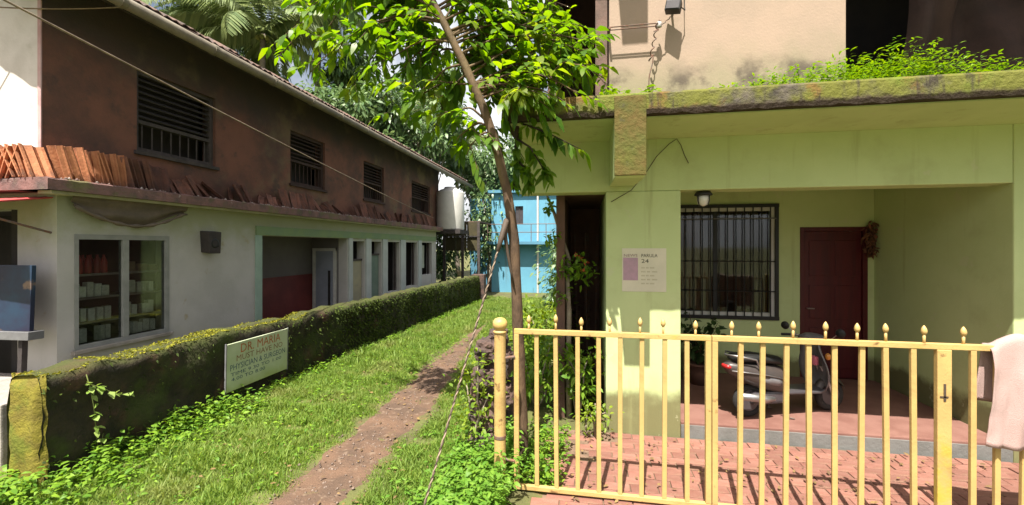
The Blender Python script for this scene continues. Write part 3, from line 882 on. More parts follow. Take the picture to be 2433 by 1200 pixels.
# cloth over the gate
cx0, cx1 = gX(2326), 3.55
mb = MB()
nu, nv = 48, 40
for i in range(nu + 1):
    u = i / nu
    for j in range(nv + 1):
        v = j / nv            # 0 back hem -> 1 front hem
        s_ = v * 1.16         # cloth length
        x = cx0 + (cx1 - cx0) * u + 0.05 * math.sin(v * 3.2) * (1 - u) ** 3
        fold = 0.022 * math.sin(u * 15 + 1.2 + v) + 0.012 * math.sin(u * 37 + v * 5) + 0.02 * mnoise.noise(Vector((u * 6, v * 5, 0)))
        lift = 0.045 * math.exp(-((u - 0.22) / 0.10) ** 2) - 0.05 * math.exp(-(u / 0.06) ** 2)
        if s_ < 0.42:
            y, z = GATE_Y + 0.035 + fold * (0.42 - s_) * 1.5, 1.345 - (0.42 - s_)
        elif s_ < 0.50:
            a = (s_ - 0.42) / 0.08
            y, z = GATE_Y + 0.035 - 0.07 * a, 1.345 + 0.02 * math.sin(math.pi * a) + lift
        else:
            d = s_ - 0.50
            sag = 0.02 * math.sin(u * 6)
            y, z = GATE_Y - 0.035 - abs(fold) * min(1, d * 4) - 0.03 * min(d, 0.5), 1.345 - d * (1.02 + 0.06 * math.sin(u * 5 + 0.5)) + lift * max(0, 1 - d * 6) + sag * d
        mb.v.append((x, y, z))
for i in range(nu):
    for j in range(nv):
        mb.f.append((i * (nv + 1) + j, (i + 1) * (nv + 1) + j, (i + 1) * (nv + 1) + j + 1, i * (nv + 1) + j + 1))
cl = mb.build('draped_cloth', PINK_CLOTH, smooth=True)
sm = cl.modifiers.new('thickness', 'SOLIDIFY'); sm.thickness = 0.005
tag(cl, 'pale pink cloth draped over the top rail of the yellow gate', 'cloth')

# ================================================================== SCOOTERS
def scooter(name, loc, rz, label, paint, accent, steer=0.3):
    T = Matrix.Translation(loc) @ Matrix.Rotation(rz, 4, 'Z') @ Matrix.Scale(0.86, 4)
    r = root(name, loc, label, 'scooter')
    def P(mb, nm, mat, par=None, **kw):
        mb.v = [tuple(T @ Vector(p)) for p in mb.v]
        return mb.build(nm, mat, par or r, **kw)
    def wheel(x, y=0.0):
        Rm = Matrix.Translation((x, y, 0.21)) @ Matrix.Rotation(math.pi / 2, 4, 'X')
        prof = []
        mb = MB()
        n, k = 24, 8
        for i in range(n):
            a = 2 * math.pi * i / n
            for j in range(k):
                b = 2 * math.pi * j / k
                rr = 0.165 + 0.045 * math.cos(b)
                mb.v.append((x + rr * math.cos(a), y + 0.042 * math.sin(b), 0.21 + rr * math.sin(a)))
        for i in range(n):
            for j in range(k):
                mb.f.append((i * k + j, ((i + 1) % n) * k + j, ((i + 1) % n) * k + (j + 1) % k, i * k + (j + 1) % k))
        wr = P(mb, 'wheel', RUBBER, smooth=True)
        mb = MB().lathe([(0.13, -0.03), (0.128, -0.01), (0.06, -0.006), (0.05, -0.03), (0.05, 0.03), (0.06, 0.006), (0.128, 0.01), (0.13, 0.03)], (0, 0, 0), 20)
        mb.v = [tuple(Rm @ Vector(p)) for p in mb.v]
        P(mb, 'rim', DKGREY, wr, smooth=False)
    wheel(0.60); wheel(-0.60)
    def loft(secs, nm, mat, par=None, n=14, pw=2.6):
        """secs: (x, zc, half_width, half_height) superellipse sections"""
        mb = MB()
        for (x, zc, hw, hh) in secs:
            for k in range(n):
                a = 2 * math.pi * k / n
                ca, sa = math.cos(a), math.sin(a)
                mb.v.append((x, hw * math.copysign(abs(ca) ** (2 / pw), ca), zc + hh * math.copysign(abs(sa) ** (2 / pw), sa)))
        for i in range(len(secs) - 1):
            for k in range(n):
                k2 = (k + 1) % n
                mb.f.append((i * n + k, i * n + k2, (i + 1) * n + k2, (i + 1) * n + k))
        mb.f.append(tuple(range(n)))
        mb.f.append(tuple((len(secs) - 1) * n + k for k in range(n - 1, -1, -1)))
        return P(mb, nm, mat, par, smooth=True)
    body = loft([(-0.93, 0.66, 0.04, 0.03), (-0.88, 0.64, 0.09, 0.07), (-0.70, 0.58, 0.15, 0.13), (-0.45, 0.52, 0.165, 0.17), (-0.22, 0.47, 0.15, 0.18), (-0.12, 0.44, 0.12, 0.16), (-0.10, 0.42, 0.08, 0.12)], 'body', paint)
    loft([(-0.95, 0.66, 0.035, 0.022), (-0.92, 0.655, 0.075, 0.03), (-0.86, 0.65, 0.08, 0.035)], 'tail_light', M('tail_red', (0.35, 0.02, 0.02), rough=0.2, bump=0), body)
    P(MB().tube([(-0.90, -0.10, 0.62), (-0.70, -0.158, 0.60), (-0.45, -0.172, 0.56), (-0.22, -0.155, 0.50)], 0.008, 6), 'trim_strip', CHROME, body, smooth=True)
    loft([(-0.50, 0.50, 0.168, 0.05), (-0.40, 0.49, 0.172, 0.09), (-0.28, 0.47, 0.163, 0.10), (-0.22, 0.45, 0.15, 0.06)], 'side_panel', SILVER, body)
    loft([(-0.84, 0.745, 0.07, 0.02), (-0.80, 0.755, 0.12, 0.045), (-0.55, 0.755, 0.145, 0.06), (-0.38, 0.73, 0.14, 0.055), (-0.20, 0.70, 0.12, 0.055), (-0.14, 0.68, 0.07, 0.03)], 'seat', BLACK)
    P(MB().prism([(-0.16, 0.30), (0.34, 0.28), (0.40, 0.32), (0.38, 0.335), (0.33, 0.315), (-0.16, 0.335)], -0.15, 0.15, 'y'), 'floorboard', DKGREY, bevel=0.01)
    # front apron: curved shield
    mb = MB()
    na, nb = 12, 12
    for layer in (0, 1):
        for i in range(na + 1):
            u = i / na
            z = 0.30 + 0.60 * u
            hw = 0.13 + 0.10 * math.sin(math.pi * min(1, u * 1.15)) * (1 - 0.3 * u)
            for j in range(nb + 1):
                v = j / nb * 2 - 1
                mb.v.append((0.45 - 0.10 * u + 0.07 * (1 - v * v) - 0.02 * layer - 0.03 * v * v, v * hw, z))
    o1 = (na + 1) * (nb + 1)
    for i in range(na):
        for j in range(nb):
            a = i * (nb + 1) + j
            mb.f.append((a, a + 1, a + nb + 2, a + nb + 1))
            mb.f.append((o1 + a, o1 + a + nb + 1, o1 + a + nb + 2, o1 + a + 1))
    for i in range(na):
        for j in (0, nb):
            a = i * (nb + 1) + j
            mb.f.append((a, a + nb + 1, o1 + a + nb + 1, o1 + a))
    for j in range(nb):
        for i in (0, na):
            a = i * (nb + 1) + j
            mb.f.append((a, a + 1, o1 + a + 1, o1 + a))
    ap = P(mb, 'front_apron', SILVER, smooth=True)
    for s in (-1, 1):
        P(MB().lathe([(0.005, -0.045), (0.028, -0.03), (0.034, 0), (0.028, 0.03), (0.005, 0.045)], (0.455, s * 0.125, 0.74), 10), 'indicator', AMBER, ap, smooth=True)
    P(MB().box((0.478, -0.075, 0.50), (0.484, 0.075, 0.58), Matrix.Translation((0.012, 0, 0))), 'number_plate', WHITE_FR, ap, bevel=0.002)
    # steered parts
    S = Matrix.Translation((0.42, 0, 0)) @ Matrix.Rotation(steer, 4, 'Z') @ Matrix.Translation((-0.42, 0, 0))
    def PS(mb, nm, mat, par=None, **kw):
        mb.v = [tuple(S @ Vector(p)) for p in mb.v]
        return P(mb, nm, mat, par, **kw)
    fend = MB()
    for i in range(13):
        a = math.radians(20 + 150 * i / 12)
        for j in range(7):
            b = (j / 6 * 2 - 1)
            rr = 0.235 - 0.05 * b * b
            fend.v.append((0.60 + rr * math.cos(a), 0.065 * b, 0.22 + rr * math.sin(a)))
    for i in range(12):
        for j in range(6):
            fend.f.append((i * 7 + j, i * 7 + j + 1, (i + 1) * 7 + j + 1, (i + 1) * 7 + j))
    P(fend, 'front_fender', paint, smooth=True)
    for s in (-1, 1):
        P(MB().tube([(0.60, s * 0.06, 0.21), (0.52, s * 0.06, 0.42), (0.44, s * 0.03, 0.60)], 0.016, 8), 'fork_leg', CHROME)
    hb = PS(MB().tube([(0.24, -0.34, 0.965), (0.30, -0.20, 0.98), (0.33, 0, 0.97), (0.30, 0.20, 0.98), (0.24, 0.34, 0.965)], 0.012, 8), 'handlebar', CHROME, smooth=True)
    for s in (-1, 1):
        PS(MB().tube([(0.235, s * 0.35, 0.963), (0.275, s * 0.25, 0.974)], 0.018, 10), 'grip', BLACK, hb)
        PS(MB().tube([(0.28, s * 0.34, 0.95), (0.32, s * 0.24, 0.955), (0.33, s * 0.16, 0.965)], 0.006, 6), 'brake_lever', CHROME, hb)
        mi = PS(MB().tube([(0.30, s * 0.20, 0.98), (0.29, s * 0.26, 1.04), (0.28, s * 0.29, 1.07)], 0.006, 6), 'mirror_stalk', CHROME)
        PS(MB().lathe([(0.004, -0.012), (0.05, -0.01), (0.055, 0.0), (0.048, 0.012), (0.004, 0.018)], (0, 0, 0), 14, Matrix.Translation((0.275, s * 0.32, 1.085)) @ Matrix.Rotation(math.pi / 2, 4, 'Y')), 'mirror', BLACK, mi, smooth=True)
    # headlamp cowl: loft along x
    mb = MB()
    secs = [(0.20, 0.96, 0.06, 0.03), (0.25, 0.965, 0.15, 0.055), (0.33, 0.96, 0.16, 0.075), (0.40, 0.945, 0.12, 0.075), (0.445, 0.93, 0.075, 0.055)]
    n = 14
    for (x, zc, hw, hh) in secs:
        for k in range(n):
            a = 2 * math.pi * k / n
            mb.v.append((x, hw * math.cos(a), zc + hh * math.sin(a)))
    for i in range(len(secs) - 1):
        for k in range(n):
            k2 = (k + 1) % n
            mb.f.append((i * n + k, i * n + k2, (i + 1) * n + k2, (i + 1) * n + k))
    mb.f.append(tuple(range(n))); mb.f.append(tuple(4 * n + k for k in range(n)))
    hc = PS(mb, 'headlight_cowl', SILVER, smooth=True)
    PS(MB().lathe([(0.055, -0.005), (0.066, 0.0), (0.062, 0.014), (0.03, 0.022), (0.003, 0.024)], (0, 0, 0), 16, Matrix.Translation((0.442, 0, 0.93)) @ Matrix.Rotation(math.pi / 2 - 0.1, 4, 'Y')), 'headlight', MILK, hc, smooth=True)
    P(MB().tube([(-0.35, -0.15, 0.26), (-0.50, -0.16, 0.27), (-0.85, -0.17, 0.33)], [0.025, 0.05, 0.045], 10), 'exhaust', CHROME, smooth=True)
    P(MB().box((-0.60, -0.10, 0.17), (-0.10, 0.10, 0.33)), 'engine_case', DKGREY, bevel=0.03)
    for s in (-1, 1):
        P(MB().tube([(-0.20, s * 0.12, 0.20), (-0.16, s * 0.17, 0.02), (-0.10, s * 0.19, 0.012)], 0.012, 6), 'stand_leg', METAL)
    P(MB().tube([(-0.55, -0.16, 0.62), (-0.62, -0.17, 0.76), (-0.80, -0.15, 0.80), (-0.92, 0, 0.80), (-0.80, 0.15, 0.80), (-0.62, 0.17, 0.76), (-0.55, 0.16, 0.62)], 0.011, 8), 'grab_rail', CHROME, smooth=True)
    P(MB().box((0.30, -0.09, 0.62), (0.36, 0.06, 0.74)), 'hook_bag', accent, bevel=0.02)
    return r
scooter('scooter', (2.22, 5.14, 0.145), math.radians(20), 'dark scooter parked side on near the porch step', M('dusty_brown_paint', (0.055, 0.042, 0.038), (0.035, 0.03, 0.028), sc=5, rough=0.4, spec=0.5, bump=0.05), PINKISH, 0.35)

# ================================================================== LEFT BUILDING (long house with shop)
XL, XU, FY, YE = -5.78, -6.00, 3.72, 16.9     # lower facade, upper facade, front wall, rear end
ly = lambda px: onX(px, 600, XL)[0]
uy = lambda px: onX(px, 300, XU)[0]
lh = root('long_house', (XL, FY, 0), 'long two storey house with red earth upper wall, tiled roof and corner shop', 'house')
SZ0, SZ1 = 2.60, 2.73        # ledge slab
# openings in the lower wall
shop = (ly(176), ly(401), 0.80, 2.14)
porch = (ly(622), ly(824), 0.25, 2.19)
row = [(838, 866), (882, 906), (921, 949), (964, 991), (1002, 1026)]
row_o = [(ly(a), ly(b), 0.3, 2.13) for a, b in row]
MB().wall('x', XL, XL - 0.22, FY, ly(1036), -0.5, SZ0 - 0.001, [shop, porch] + row_o).build('lower_wall', CREAM_WALL, lh)
MB().box((XL - 0.002, porch[0] - 0.15, 2.20), (XL + 0.03, ly(1034), 2.36)).build('green_band', GREEN_TRIM, lh)
MB().box((XL - 0.002, porch[0] - 0.16, -0.2), (XL + 0.02, porch[0] - 0.01, 2.199)).build('teal_jamb', TEAL_TRIM, lh)
for a, b in [(ly(826), ly(837)), (ly(867), ly(881)), (ly(907), ly(920)), (ly(950), ly(963)), (ly(992), ly(1001))]:
    MB().box((XL - 0.002, a + 0.02, -0.2), (XL + 0.035, b - 0.02, 2.199)).build('pilaster', M('pale_pilaster', (0.42, 0.45, 0.44), (0.36, 0.39, 0.38), sc=3, bump=0.1), lh, bevel=0.006)
# recessed porch
RX = -6.72
MB().box((RX - 0.1, porch[0], 0.0), (RX, porch[1], 2.5)).build('porch_back', DIM_IN, lh)
MB().box((RX + 0.001, porch[0] + 0.8, 0.251), (RX + 0.014, porch[1], 1.32)).build('dado', RED_DADO, lh)
MB().box((RX, porch[0] - 0.1, 0.0), (XL - 0.221, porch[0], 2.5)).build('porch_side', DIM_IN, lh)
ps = MB().box((RX, porch[1], 0.0), (XL - 0.221, porch[1] + 0.1, 2.5)).build('porch_side', DIM_IN, lh)
MB().box((RX, porch[0], 2.4), (XL - 0.221, porch[1], 2.5)).build('porch_ceiling', DIM_IN, lh)
MB().box((RX, porch[0], -0.2), (XL - 0.003, porch[1], 0.249)).build('porch_floor', RED_DADO, lh)
dr = MB().box((-6.60, porch[1] - 0.03, 0.25), (-6.12, porch[1] - 0.005, 1.88)).build('door', BLUE_GREY, lh, bevel=0.004)
MB().box((-6.68, porch[1] - 0.05, 0.25), (-6.601, porch[1] - 0.004, 1.95)).box((-6.119, porch[1] - 0.05, 0.25), (-6.05, porch[1] - 0.004, 1.95)).box((-6.68, porch[1] - 0.052, 1.881), (-6.05, porch[1] - 0.003, 1.95)).build('door_frame', WHITE_FR, dr)
MB().box((-6.26, porch[1] - 0.045, 0.25), (-6.20, porch[1] - 0.031, 1.4)).build('door_gap', DARK_IN, dr)
# dark window on the porch back wall
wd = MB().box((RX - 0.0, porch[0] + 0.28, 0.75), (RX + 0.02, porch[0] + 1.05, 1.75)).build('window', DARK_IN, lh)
wf = MB().tube([(RX + 0.03, porch[0] + 0.34, 0.75), (RX + 0.03, porch[0] + 0.34, 1.75)], 0.01, 6).build('window_bar', GREY_FR, wd)
for i in range(1, 6):
    o = wf.copy(); COL.objects.link(o); o.location = (0, 0.125 * i, 0)
# doors and windows of the row
mats = [CREAM_DOOR, GREEN_DOOR, DARK_IN, DARK_IN, DIM_IN]
for i, (a, b, z0, z1) in enumerate(row_o):
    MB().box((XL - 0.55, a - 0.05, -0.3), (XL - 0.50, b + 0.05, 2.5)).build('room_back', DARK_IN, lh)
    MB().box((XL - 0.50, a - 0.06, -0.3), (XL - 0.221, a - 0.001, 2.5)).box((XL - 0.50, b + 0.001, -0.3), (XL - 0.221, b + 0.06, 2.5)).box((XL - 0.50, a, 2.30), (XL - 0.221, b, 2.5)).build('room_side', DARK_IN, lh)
    if i < 2:
        zt = (1.62, 1.74)[i]
        d = MB().box((XL - 0.12, a + 0.012, z0), (XL - 0.08, b - 0.012, zt)).build('door', mats[i], lh, bevel=0.004)
        for (za, zb) in ((0.42, 0.9), (1.0, zt - 0.1)):
            MB().box((XL - 0.079, a + 0.12, za), (XL - 0.070, b - 0.12, zb)).build('door_panel', mats[i], d, bevel=0.003)
        MB().box((XL - 0.14, a, zt + 0.001), (XL - 0.06, b, zt + 0.05)).build('transom', GREY_WOOD, d)
    else:
        zs = (0.62, 0.66, 0.95)[i - 2]
        MB().box((XL - 0.215, a + 0.001, z0), (XL - 0.012, b - 0.001, zs)).build('sill_wall', CREAM_WALL, lh)
        wv = MB().box((XL - 0.16, a, zs + 0.001), (XL - 0.10, a + 0.09, z1)).box((XL - 0.16, b - 0.09, zs + 0.001), (XL - 0.10, b, z1)).build('window', GREY_WOOD, lh)
        if i == 4:
            MB().box((XL - 0.14, a + 0.091, zs + 0.25), (XL - 0.13, a + 0.55, z1 - 0.1)).build('pane', M('lit_pane', (0.35, 0.36, 0.28), rough=0.3, bump=0), wv)  # pale opaque pane, the light in this window put into its colour
# shop interior
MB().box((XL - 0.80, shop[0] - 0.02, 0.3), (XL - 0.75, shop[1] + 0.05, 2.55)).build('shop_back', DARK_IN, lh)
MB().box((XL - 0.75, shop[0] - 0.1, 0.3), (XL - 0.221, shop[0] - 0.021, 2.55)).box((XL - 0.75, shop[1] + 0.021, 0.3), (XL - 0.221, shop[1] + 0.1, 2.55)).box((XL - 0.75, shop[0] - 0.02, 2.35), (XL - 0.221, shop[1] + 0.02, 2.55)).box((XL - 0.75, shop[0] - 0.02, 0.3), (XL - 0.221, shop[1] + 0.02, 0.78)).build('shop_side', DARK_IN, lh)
SHOP_FR = M('dull_window_frame', (0.26, 0.265, 0.25), (0.21, 0.215, 0.20), sc=5, bump=0.1)
sw = MB().box((XL - 0.06, shop[0], 0.80), (XL + 0.01, shop[0] + 0.04, 2.14)).box((XL - 0.06, shop[1] - 0.05, 0.80), (XL + 0.012, shop[1], 2.14)).box((XL - 0.06, shop[0] + 0.04, 0.80), (XL + 0.009, shop[1] - 0.05, 0.85)).box((XL - 0.06, shop[0] + 0.04, 2.08), (XL + 0.009, shop[1] - 0.05, 2.14)).build('shop_window', SHOP_FR, lh)
ma, mbb = ly(291), ly(305)
MB().box((XL - 0.05, ma, 0.851), (XL + 0.014, mbb, 2.079)).build('mullion', SHOP_FR, sw, bevel=0.004)
MB().box((XL - 0.03, shop[0] - 0.03, 0.755), (XL + 0.05, shop[1] + 0.03, 0.799)).build('sill', CONC, sw, bevel=0.006)
for a, b in ((shop[0] + 0.04, ma), (mbb, shop[1] - 0.05)):
    MB().box((XL - 0.028, a, 0.85), (XL - 0.022, b, 2.08)).build('pane', GLASS, sw)
shelf_z = (1.10, 1.39, 1.67)
for z in shelf_z:
    MB().box((XL - 0.40, shop[0] + 0.041, z - 0.025), (XL - 0.061, shop[1] - 0.051, z)).build('shelf', M('pale_shelf', (0.24, 0.23, 0.21), bump=0.1), sw)
bot = MB().lathe([(0.032, 0), (0.036, 0.01), (0.036, 0.13), (0.028, 0.17), (0.013, 0.20), (0.013, 0.225)], (0, 0, 0), 12)
bott = bot.build('bottle', RED_BOT, smooth=True)
nb = 0
for x in (XL - 0.13, XL - 0.23):
    for y in np.arange(shop[0] + 0.06, ma - 0.06, 0.085):
        o = bott if nb == 0 else bott.copy()
        if nb: COL.objects.link(o)
        o.location = (x, y + random.gauss(0, 0.008), shelf_z[2]); nb += 1
        tag(o, 'dark red bottle on the top shelf of the corner shop window', 'bottle', 'bottles in the shop window')
pk = MB().box((-0.04, -0.046, 0), (0.04, 0.046, 0.15)).build('packet', WHITE_PACK, bevel=0.008)
npk = 0
for lev in (0, 1, 2):
    y = shop[0] + 0.085
    while y < shop[1] - 0.10:
        if ma - 0.045 < y < mbb + 0.045 or random.random() < 0.06:
            y += 0.05; continue
        o = pk if npk == 0 else pk.copy()
        if npk: COL.objects.link(o)
        npk += 1
        s = random.uniform(0.85, 1.25)
        o.location = (XL - 0.12 - random.uniform(0, 0.04), y, (shelf_z[0], shelf_z[1], 0.852)[lev])
        o.scale = (1, random.uniform(0.6, 0.85), s)
        o.rotation_euler.z = random.gauss(0, 0.12)
        tag(o, ('pale packet on the lowest shelf of the shop window', 'pale packet on the middle shelf of the shop window', 'pale packet standing on the floor of the shop window')[lev], 'packet', 'packets in the shop window')
        y += random.uniform(0.072, 0.088)
bp = MB().box((-0.05, -0.06, 0), (0.05, 0.06, 0.11)).build('carton', BROWN_PACK, bevel=0.006)
for i, y in enumerate(np.arange(mbb + 0.10, shop[1] - 0.10, 0.15)):
    o = bp if i == 0 else bp.copy()
    if i: COL.objects.link(o)
    o.location = (XL - 0.14, y, shelf_z[2]); o.scale.z = random.uniform(0.7, 1.3)
    tag(o, 'brown carton on the top shelf beside the red bottles', 'carton', 'cartons in the shop window')
# front (street) side of the shop
MB().wall('y', FY, FY + 0.22, -12.0, XL - 0.221, -0.5, SZ0 - 0.001, [(-9.5, -6.34, 0.3, 2.42)]).build('shop_front_wall', CREAM_WALL, lh)
MB().box((-9.5, FY + 1.2, 0.0), (-6.58, FY + 1.25, 2.55)).build('shop_inner_wall', DARK_IN, lh)
MB().box((-6.62, FY + 0.221, 0.0), (-6.585, FY + 1.2, 2.55)).build('shop_inner_side', PEACH_IN, lh)
MB().box((-9.5, FY + 0.2, 2.45), (-6.5, FY + 1.3, 2.59)).build('shop_inner_ceiling', DARK_IN, lh)
MB().box((-9.0, 2.95, -0.3), (-5.22, FY - 0.001, 0.56)).build('plinth', CONC, lh, bevel=0.015)
# ledge slab with broken edge
def ledge(u0, u1, fn, name, flip=False):
    mb = MB()
    n = int((u1 - u0) / 0.07)
    for i in range(n + 1):
        u = u0 + (u1 - u0) * i / n
        a = 0.014 * mnoise.noise(Vector((u * 4, 1.7, 0))); b = 0.016 * mnoise.noise(Vector((u * 11, 4.0, 0)))
        for (d, z) in ((0.0, SZ0), (1.0 , SZ0), (1.0, SZ0 + 0.04), (1.0, SZ1 - 0.015), (0.97, SZ1), (0.0, SZ1)):
            off = (a + b) if 0.9 < d else 0
            mb.v.append(fn(u, d, off, z + (b * 0.6 if z > SZ0 + 0.05 and d > 0.9 else 0)))
    k = 6
    for i in range(n):
        for j in range(k):
            j2 = (j + 1) % k
            mb.f.append((i * k + j, i * k + j2, (i + 1) * k + j2, (i + 1) * k + j))
    mb.f.append(tuple(range(k))); mb.f.append(tuple(n * k + j for j in range(k)))
    return mb.build(name, LEDGE, lh)
ledge(3.50, ly(1040), lambda u, d, o, z: (XU + (XU * -1 - 5.56) * d + o, u, z), 'ledge')
ledge(-12.0, -5.57, lambda u, d, o, z: (u, FY - 0.22 * d - o, z), 'ledge')
MB().box((XL - 0.01, 3.56, SZ0 - 0.035), (-5.60, ly(1036), SZ0 - 0.002)).build('ledge_lip', M('cream_lip', (0.36, 0.34, 0.22), (0.28, 0.27, 0.17), sc=4, bump=0.2), lh)
# upper walls
wins = []
for (pa, pb, z0, z1) in ((325, 512, 3.30, 4.42), (690, 772, 3.30, 4.40), (864, 912, 3.30, 4.35), (978, 1021, 3.25, 4.30)):
    wins.append((uy(pa), uy(pb), z0, z1))
YU = uy(1042)
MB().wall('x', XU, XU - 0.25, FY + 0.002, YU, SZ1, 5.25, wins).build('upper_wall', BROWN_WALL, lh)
MB().box((-12.0, FY, SZ1), (XU - 0.0355, FY + 0.22, 5.5)).prism([(-12.0, 5.5), (XU - 0.251, 5.5), (-9.0, 6.9)], FY, FY + 0.22, 'y').build('front_wall', WHITE_WALL, lh)
MB().box((XU - 0.035, FY - 0.012, SZ1), (XU + 0.012, FY - 0.0005, 5.2)).build('corner_strip', M('pinkish_strip', (0.48, 0.33, 0.33), (0.40, 0.24, 0.24), sc=4, bump=0.2), lh)
MB().box((-12.0, YU - 0.2, -0.5), (XU - 0.251, YU, 5.3)).build('rear_wall', BROWN_WALL, lh)
MB().box((-12.2, FY + 0.22, -0.5), (-12.0, YU, 5.3)).build('far_side_wall', BROWN_WALL, lh)
for wi, (a, b, z0, z1) in enumerate(wins):
    X0 = XU - 0.10
    WFR = GREY_WOOD if wi == 0 else M('wall_toned_wood', (0.06, 0.036, 0.03), (0.04, 0.026, 0.023), sc=6, bump=0.2)  # wood of the farther windows toned close to the wall colour
    wo = MB().box((X0 - 0.05, a, z0), (X0 + 0.05, a + 0.06, z1)).box((X0 - 0.05, b - 0.06, z0), (X0 + 0.05, b, z1)).box((X0 - 0.05, a + 0.06, z0), (X0 + 0.05, b - 0.06, z0 + 0.06)).box((X0 - 0.05, a + 0.06, z1 - 0.06), (X0 + 0.05, b - 0.06, z1)).build('window', WFR, lh)
    MB().box((X0 - 0.30, a - 0.05, z0 - 0.05), (X0 - 0.27, b + 0.05, z1 + 0.05)).build('dark_backing', M('dim_backing', (0.04, 0.035, 0.033), bump=0), wo)
    MB().box((XU - 0.12, a - 0.04, z0 - 0.05), (XU + 0.04, b + 0.04, z0 - 0.001)).build('sill', WFR, wo)
    zm = z0 + 0.42 if wi == 0 else z0 + 0.08
    zl = zm if wi == 0 else z0 + 0.5
    MB().box((X0 - 0.04, a + 0.061, zl - 0.03), (X0 + 0.05, b - 0.061, zl + 0.02)).build('transom', WFR, wo)
    # lower bars
    nbar = max(5, int((b - a) / 0.14))
    b0 = MB().tube([(0, 0, z0 + 0.06), (0, 0, zl - 0.03)], 0.010, 6).build('window_bar', WFR, wo)
    for i in range(nbar):
        o = b0 if i == 0 else b0.copy()
        if i: COL.objects.link(o)
        o.location = (X0 + 0.02, a + 0.06 + (b - a - 0.12) * (i + 0.5) / nbar, 0)
    # louvre slats above
    s0 = MB().box((-0.035, a + 0.062, -0.008), (0.035, b - 0.062, 0.008)).build('louvre_slat', DARK_WOOD if wi == 0 else WFR, wo)
    zz = np.arange(zl + 0.08, z1 - 0.08, 0.085)
    for i, z in enumerate(zz):
        o = s0 if i == 0 else s0.copy()
        if i: COL.objects.link(o)
        o.location = (X0 + 0.01, 0, z); o.rotation_euler.y = 0.6
# roof
EX, EZ, SL = -5.42, 4.97, 0.55
VY0, VY1 = 3.12, 18.6
ridge = -9.0
rz_ = EZ + SL * (EX - ridge)
roof = MB()
n = int((VY1 - VY0) / 0.06)
for i in range(n + 1):
    y = VY0 + (VY1 - VY0) * i / n
    w_ = 0.018 * math.sin(2 * math.pi * (y - VY0) / 0.24)
    roof.v += [(EX, y, EZ + w_ - 0.04), (EX, y, EZ + w_ + 0.01), (ridge, y, rz_ + w_ + 0.01), (-12.9, y, rz_ - SL * 3.9 + w_), (-12.9, y, rz_ - SL * 3.9 - 0.05), (ridge, y, rz_ - 0.06)]
for i in range(n):
    for j in range(6):
        j2 = (j + 1) % 6
        roof.f.append((i * 6 + j, i * 6 + j2, (i + 1) * 6 + j2, (i + 1) * 6 + j))
roof.f.append((0, 1, 2, 5)); roof.f.append((2, 3, 4, 5))
roof_o = roof.build('roof', OLD_TILE, lh)
# eave course of single tiles
et = MB()
prof = [(-0.115, 0.0), (-0.07, 0.028), (0.0, 0.010), (0.06, 0.030), (0.115, 0.0), (0.115, -0.014), (0.06, 0.016), (0.0, -0.004), (-0.07, 0.014), (-0.115, -0.014)]
ns_ = len(prof)
for d in (0.06, -0.36):
    for (u, v) in prof:
        et.v.append((d, u, v - d * SL))
et.f += [tuple(range(ns_)), tuple(range(2 * ns_ - 1, ns_ - 1, -1))] + [(k, k + ns_, (k + 1) % ns_ + ns_, (k + 1) % ns_) for k in range(ns_)]
eo = et.build('eave_tile', OLD_TILE, roof_o)
for i, y in enumerate(np.arange(VY0 + 0.12, VY1, 0.24)):
    o = eo if i == 0 else eo.copy()
    if i: COL.objects.link(o)
    o.location = (EX + 0.0 + random.gauss(0, 0.008), y, EZ + 0.035 + random.gauss(0, 0.005))
    o.rotation_euler = (random.gauss(0, 0.02), random.gauss(0, 0.02), random.gauss(0, 0.02))
MB().box((EX - 0.03, VY0 + 0.05, EZ - 0.16), (EX + 0.0, VY1 - 0.05, EZ - 0.045)).build('eave_board', DARK_WOOD, roof_o)
# unseen board added on the street verge, depth and teeth shaped for its shadow
bb = MB()
xs = np.arange(EX, -12.0, -0.12)
for i, x in enumerate(xs):
    zt = EZ + SL * (EX - x) if x > ridge else rz_ - SL * (ridge - x)
    bb.v += [(x, VY0 - 0.02, zt), (x, VY0 - 0.02, zt - 0.30 - 0.05 * abs(math.sin(i * 1.1))), (x, VY0 + 0.015, zt - 0.30 - 0.05 * abs(math.sin(i * 1.1))), (x, VY0 + 0.015, zt)]
for i in range(len(xs) - 1):
    for j in range(4):
        bb.f.append((i * 4 + j, i * 4 + (j + 1) % 4, (i + 1) * 4 + (j + 1) % 4, (i + 1) * 4 + j))
bb.f += [(0, 1, 2, 3), tuple((len(xs) - 1) * 4 + j for j in range(4))]
bb.build('shade_barge_board', OLD_TILE, roof_o)
# gutter
gut = MB().tube([(EX + 0.06, VY0 - 0.05, EZ - 0.10), (EX + 0.06, 8, EZ - 0.10), (EX + 0.06, 13, EZ - 0.12), (EX + 0.06, 19.4, EZ - 0.14)], 0.072, 14).build('gutter', PIPE, lh, smooth=False)
for p in gut.data.polygons: p.use_smooth = True
c0 = MB().lathe([(0.074, -0.03), (0.082, -0.028), (0.082, 0.028), (0.074, 0.03)], (0, 0, 0), 14, Matrix.Rotation(math.pi / 2, 4, 'X')).build('pipe_collar', PIPE, gut)
for i, px in enumerate((288, 508, 650, 740, 810, 870, 925, 970)):
    o = c0 if i == 0 else c0.copy()
    if i: COL.objects.link(o)
    y = onX(px, 100, EX + 0.06)[0]
    o.location = (EX + 0.06, y, EZ - 0.10 - (0.04 * (y - 8) / 11 if y > 8 else 0))

